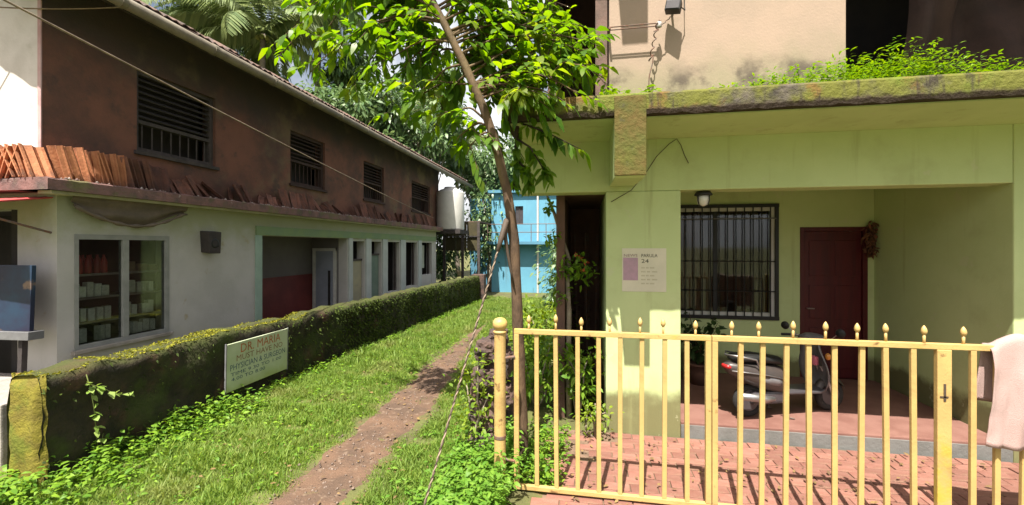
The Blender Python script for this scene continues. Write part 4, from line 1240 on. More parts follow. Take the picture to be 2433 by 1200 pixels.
# clay tiles on the ledge: each leaning tile is its own thing
tile_b = MB()
for j in range(9):
    v = j / 8 * 2 - 1
    for d in (0, 1):
        tile_b.v += [(0.012 * d + 0.016 * math.cos(v * 7), 0.115 * v, 0.0), (0.012 * d + 0.016 * math.cos(v * 7), 0.115 * v, 0.40)]
for j in range(8):
    a = j * 4
    tile_b.f += [(a, a + 4, a + 5, a + 1), (a + 2, a + 3, a + 7, a + 6), (a, a + 2, a + 6, a + 4), (a + 1, a + 5, a + 7, a + 3)]
tile_b.f += [(0, 1, 3, 2), (32, 34, 35, 33)]
T0 = tile_b.build('roof_tile', TILE, bevel=0.0)
T_SHADED = T0.data.copy()
T_SHADED.materials.clear()
T_SHADED.materials.append(M('shaded_tile', (0.17, 0.075, 0.052), (0.09, 0.05, 0.04), sc=7, rnd=0.35, bump=0.3))  # shaded copy of the clay tile, shade put into its colour
tn = 0
def put_tile(loc, rot, label, group, sc=1.0):
    global tn
    o = T0 if tn == 0 else T0.copy()
    if tn: COL.objects.link(o)
    tn += 1
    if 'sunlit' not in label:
        o.data = T_SHADED
    o.location = loc; o.rotation_euler = rot; o.scale = (sc, sc, sc)
    tag(o, label, 'roof tile', group)
gname = 'clay tiles stored on the ledge'
y = 3.66
for i in range(9):       # upright like books, leaning toward the street
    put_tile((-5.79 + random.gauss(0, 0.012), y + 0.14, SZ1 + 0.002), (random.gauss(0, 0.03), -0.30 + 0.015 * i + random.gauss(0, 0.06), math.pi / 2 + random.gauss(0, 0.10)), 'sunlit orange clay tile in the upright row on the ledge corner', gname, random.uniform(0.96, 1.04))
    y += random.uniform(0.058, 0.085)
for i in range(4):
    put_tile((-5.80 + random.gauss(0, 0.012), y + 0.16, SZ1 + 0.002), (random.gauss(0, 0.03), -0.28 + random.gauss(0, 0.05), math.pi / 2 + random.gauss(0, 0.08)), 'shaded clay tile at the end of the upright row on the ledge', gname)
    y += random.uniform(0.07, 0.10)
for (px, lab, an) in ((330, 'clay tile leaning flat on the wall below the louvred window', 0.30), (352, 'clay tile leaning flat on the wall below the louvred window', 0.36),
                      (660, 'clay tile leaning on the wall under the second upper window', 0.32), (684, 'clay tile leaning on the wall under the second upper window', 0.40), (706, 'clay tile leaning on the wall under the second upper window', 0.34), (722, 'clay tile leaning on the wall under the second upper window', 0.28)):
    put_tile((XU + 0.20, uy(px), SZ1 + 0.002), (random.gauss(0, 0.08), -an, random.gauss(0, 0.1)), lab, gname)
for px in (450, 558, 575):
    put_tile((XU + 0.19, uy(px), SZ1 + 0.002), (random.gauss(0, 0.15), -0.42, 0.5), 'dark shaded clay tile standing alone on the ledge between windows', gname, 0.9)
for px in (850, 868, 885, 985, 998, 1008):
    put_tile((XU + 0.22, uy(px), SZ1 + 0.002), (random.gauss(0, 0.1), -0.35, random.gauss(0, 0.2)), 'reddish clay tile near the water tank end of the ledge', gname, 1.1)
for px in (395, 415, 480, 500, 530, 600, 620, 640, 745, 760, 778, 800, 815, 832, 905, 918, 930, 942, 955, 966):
    put_tile((XU + random.uniform(0.12, 0.26), uy(px) , SZ1 + 0.002), (random.gauss(0, 0.35), -random.uniform(0.3, 0.9), random.gauss(0, 0.5)), 'shade toned clay tile slumped on the shaded ledge below the red wall', gname, random.uniform(0.7, 1.0))
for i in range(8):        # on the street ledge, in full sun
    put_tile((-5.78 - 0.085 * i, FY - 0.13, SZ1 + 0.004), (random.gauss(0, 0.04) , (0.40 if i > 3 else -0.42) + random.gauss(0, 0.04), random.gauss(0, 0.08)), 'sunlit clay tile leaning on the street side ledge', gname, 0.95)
# pale block on the street ledge
blk = MB()
blk.box((-6.85, FY - 0.215, SZ1 + 0.004), (-6.02, FY - 0.01, SZ1 + 0.15))
# slender block of concrete lying on the ledge
tag(blk.build('concrete_block', M('pale_block', (0.50, 0.34, 0.30), (0.42, 0.28, 0.25), sc=5, bump=0.5), bevel=0.03), 'pale pinkish block lying on the street side ledge by the corner', 'block') if False else None

# tarp roll above the shop window
ta, tb_ = ly(152), ly(432)
mb = MB()
nu, nv = 40, 12
for i in range(nu + 1):
    u = i / nu
    sag = 0.10 + 0.20 * math.sin(math.pi * min(1, u * 1.05)) ** 0.9
    for j in range(nv + 1):
        v = j / nv
        mb.v.append((-5.66 + 0.03 * math.sin(v * 9 + u * 4) * v - 0.05 * v, ta + (tb_ - ta) * (u + 0.04 * v * (0.5 - u)), 2.565 - sag * v * (1 + 0.1 * math.sin(u * 13))))
for i in range(nu):
    for j in range(nv):
        mb.f.append((i * (nv + 1) + j, (i + 1) * (nv + 1) + j, (i + 1) * (nv + 1) + j + 1, i * (nv + 1) + j + 1))
tp = root('rolled_tarp', (-5.66, (ta + tb_) / 2, 2.5), 'sagging faded brown tarp hung above the corner shop window', 'tarp')
mb.build('sheet', TARP, tp, smooth=True)
pts = []
for i in range(26):
    u = i / 25
    sag = 0.10 + 0.20 * math.sin(math.pi * min(1, u * 1.05)) ** 0.9
    pts.append((-5.66, ta + (tb_ - ta) * (u + 0.04 * (0.5 - u)), 2.565 - sag - 0.01))
MB().tube(pts, [0.02 + 0.008 * math.sin(i * 1.7) for i in range(26)], 8).build('rolled_hem', TARP, tp, smooth=True)

# wall speaker
sy_, sz_ = onX(493, 575, XL)
sp = root('wall_speaker', (XL, sy_, sz_), 'dark tapered speaker box fixed to the grey shop wall', 'speaker')
mb = MB()
for (x, hy, z0, z1) in ((XL - 0.0, 0.135, -0.16, 0.17), (XL + 0.14, 0.115, -0.18, 0.155)):
    mb.v += [(x, sy_ - hy * 0.85, sz_ + z0), (x, sy_ + hy * 0.85, sz_ + z0), (x, sy_ + hy, sz_ + z1), (x, sy_ - hy, sz_ + z1)]
mb.f += [(3, 2, 1, 0), (4, 5, 6, 7)] + [(k, (k + 1) % 4, (k + 1) % 4 + 4, k + 4) for k in range(4)]
mb.build('cabinet', DARK_WOOD, sp, bevel=0.01)
MB().lathe([(0.07, -0.004), (0.075, 0.003), (0.055, 0.006), (0.02, -0.001), (0.004, 0.004)], (XL + 0.137, sy_, sz_ - 0.02), 14, Matrix.Rotation(math.pi / 2, 4, 'Y')).build('cone', BLACK, sp, smooth=True)

# street side of the shop: awning and display board
aw = root('shop_awning', (-7.0, 3.4, 2.4), 'red sheet awning over the street front of the corner shop', 'awning')
mb = MB()
n = 60
for i in range(n + 1):
    x = -8.6 + (8.6 - 5.80) * i / n
    w_ = 0.010 * math.sin(i * 2.2)
    mb.v += [(x, FY - 0.02, 2.545 + w_), (x, 2.98, 2.40 + w_), (x, 2.98, 2.39 + w_), (x, FY - 0.02, 2.535 + w_)]
for i in range(n):
    for j in range(4):
        mb.f.append((i * 4 + j, i * 4 + (j + 1) % 4, (i + 1) * 4 + (j + 1) % 4, (i + 1) * 4 + j))
mb.f += [(0, 1, 2, 3), tuple(n * 4 + j for j in range(4))]
mb.build('sheet', RED_AWN, aw)
MB().tube([(-8.6, 3.0, 2.37), (-5.80, 3.0, 2.37)], 0.015, 8).build('edge_pipe', RED_AWN, aw)
MB().tube([(-5.86, 3.0, 2.37), (-5.86, FY, 2.15)], 0.012, 8).build('strut', METAL, aw)
bdR = Matrix.Translation((-6.0, 3.45, 1.06)) @ Matrix.Rotation(-0.03, 4, 'X') @ Matrix.Rotation(0.06, 4, 'Z')
bd = root('display_board', (-6.2, 3.45, 0.57), 'dark blue printed display board with grey metal base at the shop corner', 'board')
MB().box((-1.3, -0.02, 0.05), (0.28, 0.02, 0.74), bdR).build('panel', POSTER_BLUE, bd, bevel=0.004)
MB().box((-1.32, -0.05, -0.04), (0.31, 0.09, 0.048), bdR).build('base_rail', GREY_FR, bd, bevel=0.006)
for x in (-1.2, 0.12):
    MB().box((x, 0.0, -0.52), (x + 0.05, 0.05, -0.041), bdR).build('leg', DARK_WOOD, bd)
# water tank
tx, tz0, ty = -5.50, 2.66, 16.6
tk = root('water_tank', (tx, ty, tz0), 'white cylindrical water tank on a bracket at the end of the long house', 'tank')
MB().lathe([(0.52, 0.0), (0.56, 0.02), (0.57, 0.06), (0.57, 1.50), (0.55, 1.56), (0.42, 1.64), (0.26, 1.70), (0.24, 1.76), (0.02, 1.77)], (tx, ty, tz0), 28).build('tank_shell', TANK, tk, smooth=True)
MB().box((-6.10, 16.0, 2.50), (-4.90, 17.2, 2.655)).build('bracket', DARK_WOOD, tk)
# lean-to behind the wall end
lt = root('lean_to', (-4.9, 18.2, -0.3), 'olive board lean-to shed on thin posts between tank and blue house', 'shed')
for (z0, z1) in ((1.80, 2.40), (2.46, 3.05)):
    for i in range(3):
        x0_, x1_ = -6.2 + i * 0.5, -5.72 + i * 0.5
        MB().box((x0_, 18.0, z0), (x1_, 18.04, z1)).build('board', OLIVE_BOARD, lt, bevel=0.004)
MB().box((-6.4, 18.05, 3.06), (-4.6, 20.0, 3.11)).build('roof', OLD_TILE, lt)
for x in (-6.3, -5.45, -4.72):
    MB().box((x, 17.94, -0.5), (x + 0.12, 17.995, 3.05)).build('post', GREY_WOOD, lt)
MB().box((-6.3, 17.93, 2.405), (-4.6, 17.985, 2.455)).build('beam', DARK_WOOD, lt)

# ================================================================== BLUE HOUSE
bhY = 20.9
bx_l, _ = onY(1168, 600, bhY); bx_r, _ = onY(1318, 600, bhY)
bz_t = onY(1240, 458, bhY)[1]; bz_m = onY(1240, 574, bhY)[1]
bh = root('blue_house', ((bx_l + bx_r) / 2, bhY, -0.35), 'sky blue two storey house closing the end of the lane', 'house')
wpa, wpb = onY(1224, 490, bhY), onY(1243, 533, bhY)
MB().wall('y', bhY, bhY + 0.25, bx_l, bx_r + 0.3, -0.6, bz_t, [(wpa[0], wpb[0], wpb[1], wpa[1])]).build('front_wall', BLUE, bh)
MB().box((bx_l, bhY + 0.251, -0.6), (bx_l + 0.25, bhY + 6, bz_t)).build('side_wall', BLUE, bh)
MB().box((bx_l - 0.15, bhY - 0.18, bz_t), (bx_r + 0.5, bhY + 6, bz_t + 0.14)).build('roof_slab', BLUE_D, bh)
MB().box((bx_l - 0.15, bhY - 0.55, bz_m - 0.14), (bx_r + 0.4, bhY - 0.001, bz_m)).build('balcony_slab', BLUE_D, bh)
w2 = MB().box((wpa[0], bhY + 0.10, wpb[1]), (wpb[0], bhY + 0.14, wpa[1])).build('window', DKGREY, bh)
MB().box(((wpa[0] + wpb[0]) / 2 - 0.02, bhY + 0.07, wpb[1]), ((wpa[0] + wpb[0]) / 2 + 0.02, bhY + 0.099, wpa[1])).build('mullion', GREY_WOOD, w2)
for zz in (0.45, 0.85):
    MB().tube([(bx_l - 0.1, bhY - 0.5, bz_m + zz), (bx_r + 0.35, bhY - 0.5, bz_m + zz)], 0.018, 6).build('railing', METAL, bh)
for i in range(6):
    x = bx_l - 0.1 + i * (bx_r + 0.45 - bx_l) / 5
    MB().tube([(x, bhY - 0.5, bz_m), (x, bhY - 0.5, bz_m + 0.86)], 0.018, 6).build('railing_post', METAL, bh)
xd = onY(1278, 650, bhY)[0]
MB().tube([(xd, bhY - 0.05, -0.5), (xd, bhY - 0.05, bz_t)], 0.05, 8).build('drain_pipe', TANK, bh)
MB().box((bx_l - 1.3, bhY + 0.6, -0.6), (bx_l - 0.001, bhY + 5, bz_t - 0.2)).build('side_block', BLUE_D, bh)

# ================================================================== LANE WALL
WXF, WXB, WY0, WY1, WH = -4.39, -4.72, 2.72, 17.1, 0.93
def wz(y):
    return WH + 0.05 * mnoise.noise(Vector((y * 0.8, 0, 0))) + 0.05 * mnoise.noise(Vector((y * 3.0, 5, 0))) - 0.012 * max(0, y - 5)
lw = root('lane_wall', ((WXF + WXB) / 2, WY0, 0), 'low dark mossy laterite wall running along the lane', 'wall')
mb = MB()
ny = int((WY1 - WY0) / 0.07)
sec = [('f', k / 16) for k in range(17)] + [('t', k / 4) for k in range(1, 5)] + [('b', k / 4) for k in range(1, 5)]
for i in range(ny + 1):
    y = WY0 + (WY1 - WY0) * i / ny
    h = wz(y)
    zb = ground_z(0, y) - 0.2
    for (s_, u) in sec:
        if s_ == 'f':
            x, z = WXF, zb + (h - zb) * u
        elif s_ == 't':
            x, z = WXF + (WXB - WXF) * u, h
        else:
            x, z = WXB, h + (zb - h) * u
        nn = mnoise.noise_vector(Vector((x * 3, y * 3, z * 3))) * 0.05 + mnoise.noise_vector(Vector((x * 9, y * 9, z * 9))) * 0.03
        rc = 0.035 if (s_ == 'f' and u == 1.0) or (s_ == 't' and u == 1) else 0
        mb.v.append((x + nn.x - (rc if s_ == 'f' else -rc), y + nn.y * 0.4, z + nn.z * 0.6 - rc * 0.7))
k = len(sec)
for i in range(ny):
    for j in range(k - 1):
        mb.f.append((i * k + j, i * k + j + 1, (i + 1) * k + j + 1, (i + 1) * k + j))
mb.build('wall_body', MOSS_WALL, lw, smooth=True)
# wall end block (moss coloured lighter for the sun on it)
mb = MB()
n1 = 14
for i in range(n1 + 1):
    for j in range(n1 + 1):
        u, v = i / n1, j / n1
        x = WXB - 0.02 + (WXF - WXB + 0.04) * u
        z = -0.2 + (wz(WY0) + 0.2) * v
        ed = min(u, 1 - u, (1 - v) * 3)
        nn = mnoise.noise(Vector((x * 6, 0, z * 6)))
        mb.v.append((x, WY0 - 0.02 + 0.05 * max(0, 0.12 - ed) / 0.12 + 0.025 * nn, z))
for i in range(n1):
    for j in range(n1):
        a = i * (n1 + 1) + j
        mb.f.append((a, a + n1 + 1, a + n1 + 2, a + 1))
mb.build('wall_end', MOSS_END, lw, smooth=True)
MB().box((WXB - 0.02, WY1 - 0.1, -0.6), (WXF + 0.22, WY1 + 0.28, 0.82)).build('end_pier', ROCK, lw, bevel=0.03)
# moss and tiny ferns on the wall
r = np.random.default_rng(21)
N_ = 26000
y = WY0 + (WY1 - WY0) * r.random(N_) ** 1.15
dens = np.array([mnoise.noise(Vector((0, a * 0.7, 0))) for a in y])
zrel = r.random(N_)
keep = r.random(N_) < np.clip(0.03 + (y > 5.6) * 0.3 + (y > 7.0) * 0.2 + dens * 0.4 * (y > 5.2), 0.03, 1)
y, zrel = y[keep], zrel[keep]
h = np.array([wz(a) for a in y])
zb = np.array([ground_z(0, a) for a in y])
pos = np.stack([np.full(len(y), WXF + 0.005), y, zb + (h - zb) * zrel], 1)
dd = np.stack([r.uniform(0.3, 1.0, len(y)), r.normal(0, 0.5, len(y)), r.uniform(-0.9, 0.5, len(y))], 1)
L_ = r.uniform(0.018, 0.05, len(y)) * np.where(y > 6, 1.3, 0.9)
np_mesh('moss', leaf_verts(pos, dd, rand_dirs(len(y), r), L_, L_ * r.uniform(0.35, 0.7, len(y)), 0.4), LEAF_F, 6, MOSS, lw, 'stuff')
N_ = 5000
y = WY0 + 3.4 * r.random(N_)
h = np.array([wz(a) for a in y])
pos = np.stack([WXF - r.random(N_) * 0.30 - 0.01, y, h - 0.012], 1)
dd = np.stack([r.normal(0, 0.6, N_), r.normal(0, 0.6, N_), r.uniform(0.3, 1, N_)], 1)
L_ = r.uniform(0.012, 0.035, N_)
np_mesh('top_moss', leaf_verts(pos, dd, rand_dirs(N_, r), L_, L_ * 0.5, 0.3), LEAF_F, 6, M('yellow_sunlit_moss', (0.26, 0.25, 0.02), (0.12, 0.13, 0.015), island=True, rough=0.9, trans=0.2, bump=0), lw, 'stuff')  # brighter tufts carry the sunlight on the wall top in their colour

# signboard on the wall
sy0, sz0a = onX(536, 930, WXF + 0.06); sy1, _ = onX(681, 880, WXF + 0.06)
sz1a = onX(536, 822, WXF + 0.06)[1]
S0 = onX(536, 935, WXF + 0.06)[1]; S1 = onX(536, 820, WXF + 0.06)[1]
sgn = root('signboard', (WXF + 0.05, (sy0 + sy1) / 2, S0), 'white painted clinic signboard with red and blue lettering on the mossy wall', 'signboard')
SR = Matrix.Translation((WXF + 0.055, sy0, S0)) @ Matrix.Rotation(0.02, 4, 'Y')
W_, H_ = sy1 - sy0, S1 - S0
MB().box((-0.012, 0, 0), (0.012, W_, H_), SR).build('board', SIGN_W, sgn, bevel=0.004)
MB().box((-0.005, -0.012, -0.012), (0.016, -0.0005, H_ + 0.012), SR).build('edge_strip', GREY_FR, sgn)
MB().box((-0.005, W_ + 0.0005, -0.012), (0.016, W_ + 0.012, H_ + 0.012), SR).build('edge_strip', GREY_FR, sgn)
def sign_text(s, size, width, u, v, mat):
    me = text_mesh(s, size, width)
    me.transform(SR @ Matrix.Translation((0.0135, u, v)) @ Matrix(((0, 0, 1, 0), (1, 0, 0, 0), (0, 1, 0, 0), (0, 0, 0, 1))))
    link('lettering', me, mat, sgn, 'stuff')
sign_text('DR. MARIA', 0.16, W_ * 0.66, W_ * 0.20, H_ * 0.76, SIGN_R)
sign_text('MUST HAVE NO', 0.105, W_ * 0.76, W_ * 0.14, H_ * 0.60, SIGN_O)
sign_text('PHYSICIAN & SURGEON', 0.105, W_ * 0.90, W_ * 0.05, H_ * 0.43, SIGN_B)
sign_text('TIME 9.30 TO 1.00', 0.062, W_ * 0.82, W_ * 0.06, H_ * 0.31, SIGN_B)
sign_text('4.00 TO 8.00', 0.062, W_ * 0.52, W_ * 0.07, H_ * 0.20, SIGN_B)

# ================================================================== rubble pier, cable, wires
rp = root('rubble_pier', (-0.95, 4.2, 0), 'rough dark laterite rubble pier behind the ball topped post', 'pier')
for i, (x, y, z, sx, sy, sz) in enumerate(((-0.96, 4.15, 0.08, 0.19, 0.26, 0.16), (-0.90, 4.40, 0.20, 0.17, 0.20, 0.18), (-0.98, 4.10, 0.36, 0.16, 0.20, 0.16), (-0.88, 4.30, 0.48, 0.15, 0.20, 0.15), (-0.99, 4.16, 0.64, 0.15, 0.20, 0.15), (-0.90, 4.28, 0.80, 0.16, 0.19, 0.15), (-0.97, 4.16, 0.95, 0.13, 0.17, 0.13), (-0.89, 4.24, 1.05, 0.10, 0.13, 0.10))):
    bq = bmesh.new()
    bmesh.ops.create_icosphere(bq, subdivisions=4, radius=1.0)
    for v in bq.verts:
        p = v.co.copy()
        m_ = max(abs(p.x), abs(p.y), abs(p.z))
        p = p.lerp(p / m_ * 0.92, 0.55)
        p *= 1 + 0.22 * mnoise.fractal(p * 1.7 + Vector((i * 7.0, 0, 0)), 0.8, 2.1, 5)
        v.co = Vector((x + p.x * sx, y + p.y * sy, z + p.z * sz))
    me = bpy.data.meshes.new('stone'); bq.to_mesh(me); bq.free()
    link('stone', me, ROCK, rp)

top = pY(1203, 525, 3.70); bot_ = Vector((-1.17, 2.72, -0.05))
cb = root('stay_cable', bot_, 'twisted two strand stay cable slanting from tree to ground', 'cable')
axis = (bot_ - top); Lc = axis.length; axis.normalize()
e1 = axis.cross(Vector((0, 1, 0))).normalized(); e2 = axis.cross(e1)
for ph, m in ((0, CABLE_L), (math.pi, CABLE_D)):
    pts = []
    for i in range(420):
        u = i / 419
        a = (u + 0.02 * mnoise.noise(Vector((u * 7, 3, 0)))) * Lc / 0.10 * 2 * math.pi + ph
        pts.append(top + axis * Lc * u + (e1 * math.cos(a) + e2 * math.sin(a)) * (0.0042 + 0.001 * mnoise.noise(Vector((u * 9, 0, 0)))))
    MB().tube(pts, 0.0062, 6).build('strand', m, cb, smooth=True)
pts = [top + Vector((0.0, 0.06, 0.02)), top, top + axis * 0.16, top + axis * 0.3]
MB().tube(pts, [0.02, 0.028, 0.026, 0.016], 8).build('clamp', CABLE_D, cb, smooth=True)
pts = [pY(1204, 525, 3.69), pY(1200, 560, 3.69), pY(1206, 600, 3.69), pY(1214, 645, 3.70), pY(1222, 680, 3.72)]
MB().tube(pts, [0.018, 0.02, 0.014, 0.012, 0.006], 8).build('strap_shadow', CABLE_D, cb, smooth=True)  # dark tube standing for the shadow of the wrapped strap

def wire_obj(name, a, b, sag, rad, label, mat=WIRE, n=40):
    a, b = Vector(a), Vector(b)
    pts = [a.lerp(b, i / n) - Vector((0, 0, sag * 4 * (i / n) * (1 - i / n))) for i in range(n + 1)]
    return tag(MB().tube(pts, rad, 6).build(name, mat, smooth=True), label, 'wire')
a = Vector((-4.45, 2.65, CAM_H + 0.585 * 3.38)); 
a0, b0_ = _dir(60); t_ = 3.4
p_near = Vector((a0 * t_, b0_ * t_, CAM_H + 0.585 * t_))
a1, b1_ = _dir(1030); t2 = 15.6
p_far = Vector((a1 * t2, b1_ * t2, CAM_H + (HY - 518) / 1000 * t2))
p_ext = p_near + (p_near - p_far).normalized() * 6
wire_obj('overhead_cable', p_ext, p_far, 0.10, 0.009, 'long thin overhead cable crossing the red wall to the far ledge', CABLE_L)
wire_obj('drooping_wire', pY(0, 40, 3.1) + Vector((-2, -0.2, 0.4)), Vector((EX + 0.06, onX(285, 30, EX + 0.06)[0], EZ - 0.18)), 0.10, 0.007, 'pale drooping wire tied to the gutter collar above the white wall', CABLE_L)

# ================================================================== FRONT TREE
tr = root('lane_tree', (-0.58, 3.82, 0), 'leaning slender tree with broad bright green leaves behind the gate post', 'tree')
tp_px = [(1243, 1140), (1240, 1000), (1234, 850), (1228, 700), (1222, 570), (1204, 450), (1178, 345), (1146, 250), (1102, 150), (1062, 70), (1026, 0), (985, -110), (950, -230)]
TY = [3.82, 3.82, 3.81, 3.80, 3.79, 3.77, 3.73, 3.70, 3.68, 3.66, 3.65, 3.65, 3.65]
tpts = [pY(x, y, Y) for (x, y), Y in zip(tp_px, TY)]
fine, frad = [], []
for i in range(len(tpts) - 1):
    for k in range(5):
        u = k / 5
        p = tpts[i].lerp(tpts[i + 1], u)
        nn = mnoise.noise_vector(p * 2.5) * 0.014
        fine.append(p + nn)
        ii = i + u
        frad.append((0.057 - 0.0026 * ii) * (1 + 0.07 * mnoise.noise(p * 7)))
MB().tube(fine, frad, 14).build('trunk', BARK, tr, smooth=True)
tri = root  # keep name
# branches: start index on trunk, target (px, py, Y)
B = [(10, 672, 128, 3.95), (10, 700, 60, 4.2), (9, 735, 175, 4.0), (10, 790, 20, 3.9), (9, 790, 120, 3.8), (9, 830, 215, 4.1), (10, 880, 60, 4.4), (8, 900, 160, 3.7), (8, 905, 240, 4.1), (9, 960, 100, 4.3),
     (7, 985, 240, 3.75), (8, 1000, 170, 4.2), (7, 1040, 300, 3.85), (6, 1085, 335, 3.75), (7, 1090, 235, 4.15), (6, 1140, 300, 4.0), (9, 1000, 20, 3.5), (10, 900, -40, 4.0), (9, 850, 90, 4.4), (8, 960, 200, 4.4), (10, 760, 90, 4.5), (9, 930, 30, 4.2), (8, 1060, 100, 4.2), (10, 830, -10, 4.3),
     (9, 1180, 40, 4.1), (8, 1190, 120, 4.15), (8, 1250, 60, 4.1), (9, 1290, -10, 4.2), (8, 1320, 40, 4.2), (8, 1390, 85, 4.25), (7, 1425, 110, 4.1), (7, 1405, 170, 4.1), (7, 1330, 160, 4.15), (7, 1280, 190, 4.2), (7, 1230, 175, 4.1), (7, 1330, 205, 4.0), (7, 1250, 215, 4.05), (7, 1435, 185, 4.0), (8, 1350, 110, 4.3), (8, 1220, 90, 4.3), (8, 1280, 120, 4.3), (9, 1240, 10, 4.3), (9, 1360, 20, 4.3), (8, 1140, 80, 4.0), (8, 1130, 150, 4.1), (7, 1190, 210, 4.05), (7, 1255, 235, 3.68), (7, 1300, 255, 3.66), (7, 1345, 245, 3.68), (7, 1210, 250, 3.7), (7, 1375, 225, 3.70), (8, 1300, 80, 4.0), (8, 1400, 130, 4.0), (6, 1110, 370, 3.8), (6, 1060, 270, 3.7), (7, 960, 280, 4.0),
     (9, 1130, -40, 3.9), (10, 1210, -80, 4.1), (10, 1080, -120, 3.7), (11, 860, -140, 4.1), (11, 1020, -200, 3.9)]
bmb = MB()
P, D, U, Ls, Ws = [], [], [], [], []
r = np.random.default_rng(5)
def add_leaf(p, d, L):
    P.append(p); D.append(d)
    U.append([r.normal(0, .35), r.normal(0, .35) , 1.0])
    Ls.append(L); Ws.append(L * r.uniform(0.42, 0.55))
for (si, px, py, Y) in B:
    s = tpts[si].lerp(tpts[min(si + 1, 12)], r.random())
    e = pY(px, py, Y)
    nn = 14
    L = (e - s).length
    prev = None
    path = []
    for i in range(nn + 1):
        u = i / nn
        p = s.lerp(e, u) + Vector((0, 0, 0.22 * L * math.sin(math.pi * u) * 0.7)) + mnoise.noise_vector(s * 3 + Vector((u * 2, 0, 0))) * 0.08 * u * (1 - u) * 4
        path.append(p)
    bmb.tube(path, [0.010 * (1 - 0.8 * i / nn) + 0.002 for i in range(nn + 1)], 6)
    # side twigs with leaves
    ntw = max(4, int(L * 11))
    for t in range(ntw):
        u = 0.18 + 0.82 * (t + r.random()) / ntw
        q = path[min(nn, int(u * nn))]
        ax = np.array((e - s).normalized())
        td = unit(ax * 0.6 + r.normal(0, 0.75, 3) + np.array([0, 0, -0.15]))
        tl = r.uniform(0.14, 0.36)
        q0 = np.array(q); q1 = q0 + td * tl + np.array([0, 0, -0.05 * tl])
        bmb.tube([q0, (q0 + q1) / 2 + [0, 0, 0.01], q1], [0.005, 0.004, 0.002], 4, cap=False)
        nl = r.integers(5, 9)
        for k in range(nl):
            f = (k + 0.6) / nl
            sd = np.cross(td, [0, 0, 1.0]) * (1 if k % 2 else -1)
            dd_ = unit(td * 0.7 + sd * r.uniform(0.5, 1.1) + np.array([0, 0, r.uniform(-0.55, 0.12)]))
            add_leaf(q0 + (q1 - q0) * f, dd_, r.uniform(0.06, 0.16))
        add_leaf(q1, unit(td + np.array([0, 0, -0.4])), r.uniform(0.10, 0.15))
bmb.build('branches', BARK, tr, smooth=True)
np_mesh('crown', leaf_verts(np.array(P), np.array(D), np.array(U), np.array(Ls), np.array(Ws), 0.28), LEAF_F, 6, LEAF, tr)
# hanging dark branch under the canopy corner
hb_ = root('hanging_branch', pY(1225, 300, 4.0), 'dark drooping leafy branch hanging before the green beam', 'branch')
hm = MB()
P, D, U, Ls, Ws = [], [], [], [], []
for (pts_) in ([(1225, 215, 3.72), (1228, 300, 3.95), (1226, 380, 4.0), (1220, 455, 4.0)], [(1226, 290, 3.92), (1260, 300, 3.85), (1310, 320, 3.8), (1390, 360, 3.75)], [(1228, 330, 3.95), (1260, 350, 3.9), (1290, 400, 3.9), (1310, 430, 3.9)], [(1226, 380, 4.0), (1250, 400, 4.0), (1260, 440, 4.0)]):
    pp = [pY(*q) for q in pts_]
    hm.tube(pp, [0.03, 0.024, 0.014, 0.006] if len(pp) == 4 and pts_[0][0] == 1225 else [0.012, 0.009, 0.006, 0.003][:len(pp)], 8)
    for t in range(34):
        u = 0.25 + 0.75 * r.random()
        seg = min(len(pp) - 2, int(u * (len(pp) - 1)))
        q = pp[seg].lerp(pp[seg + 1], u * (len(pp) - 1) - seg)
        add_leaf(np.array(q), unit(r.normal(0, 0.6, 3) + np.array([0.2, 0, -0.8])), r.uniform(0.09, 0.16))
hm.build('stem', M('dark_stem', (0.05, 0.035, 0.028), (0.035, 0.025, 0.02), bump=0.4), hb_, smooth=True)
np_mesh('leaves', leaf_verts(np.array(P), np.array(D), np.array(U), np.array(Ls), np.array(Ws), 0.3), LEAF_F, 6, LEAF, hb_)

# ================================================================== BACKGROUND TREES
def far_tree(name, base, h, crown_c, crown_r, n_leaf, lsz, label, seed, mat=LEAF_FAR, clumps=26):
    r = np.random.default_rng(seed)
    t = root(name, base, label, 'tree', 'trees beyond the long house')
    base = Vector(base); cc = Vector(crown_c)
    tm = MB()
    pts = [base - Vector((0, 0, 0.3))] + [base.lerp(cc, u) + mnoise.noise_vector(base + Vector((0, 0, u * 3))) * 0.25 for u in np.linspace(0.15, 1, 8)]
    tm.tube(pts, list(np.linspace(0.22, 0.07, len(pts))), 10)
    cs = []
    for _ in range(clumps):
        d = rand_dirs(1, r)[0]
        q = np.array(cc) + d * np.array(crown_r) * r.uniform(0.45, 1.0)
        cs.append(q)
        s = pts[r.integers(3, len(pts))]
        mid = (np.array(s) + q) / 2 + np.array([0, 0, -0.2])
        tm.tube([s, mid, q], [0.06, 0.035, 0.012], 6, cap=False)
    tm.build('trunk', PALE_BARK, t, smooth=True)
    ci = r.integers(0, clumps, n_leaf)
    cr = r.uniform(0.55, 1.25, clumps)
    off = rand_dirs(n_leaf, r) * (r.random(n_leaf) ** 0.45)[:, None] * cr[ci][:, None] * np.array([1, 1, 0.7])
    pos = np.array(cs)[ci] + off
    dd = unit(off + r.normal(0, 0.5, (n_leaf, 3)) * 0.6 + np.array([0, 0, -0.35]))
    L_ = r.uniform(lsz * 0.6, lsz * 1.3, n_leaf)
    up = np.tile(np.array([0, 0, 1.0]), (n_leaf, 1)) + r.normal(0, 0.4, (n_leaf, 3))
    np_mesh('crown', leaf_verts(pos, dd, up, L_, L_ * 0.45, 0.25), LEAF_F, 6, mat, t)
    return t
gz = -0.3
far_tree('broadleaf_tree', (-11.0, 18.6, gz), 9, (-10.6, 18.6, 7.9), (2.6, 2.2, 2.2), 6500, 0.30, 'dense broadleaf tree just behind the long house roof', 31)
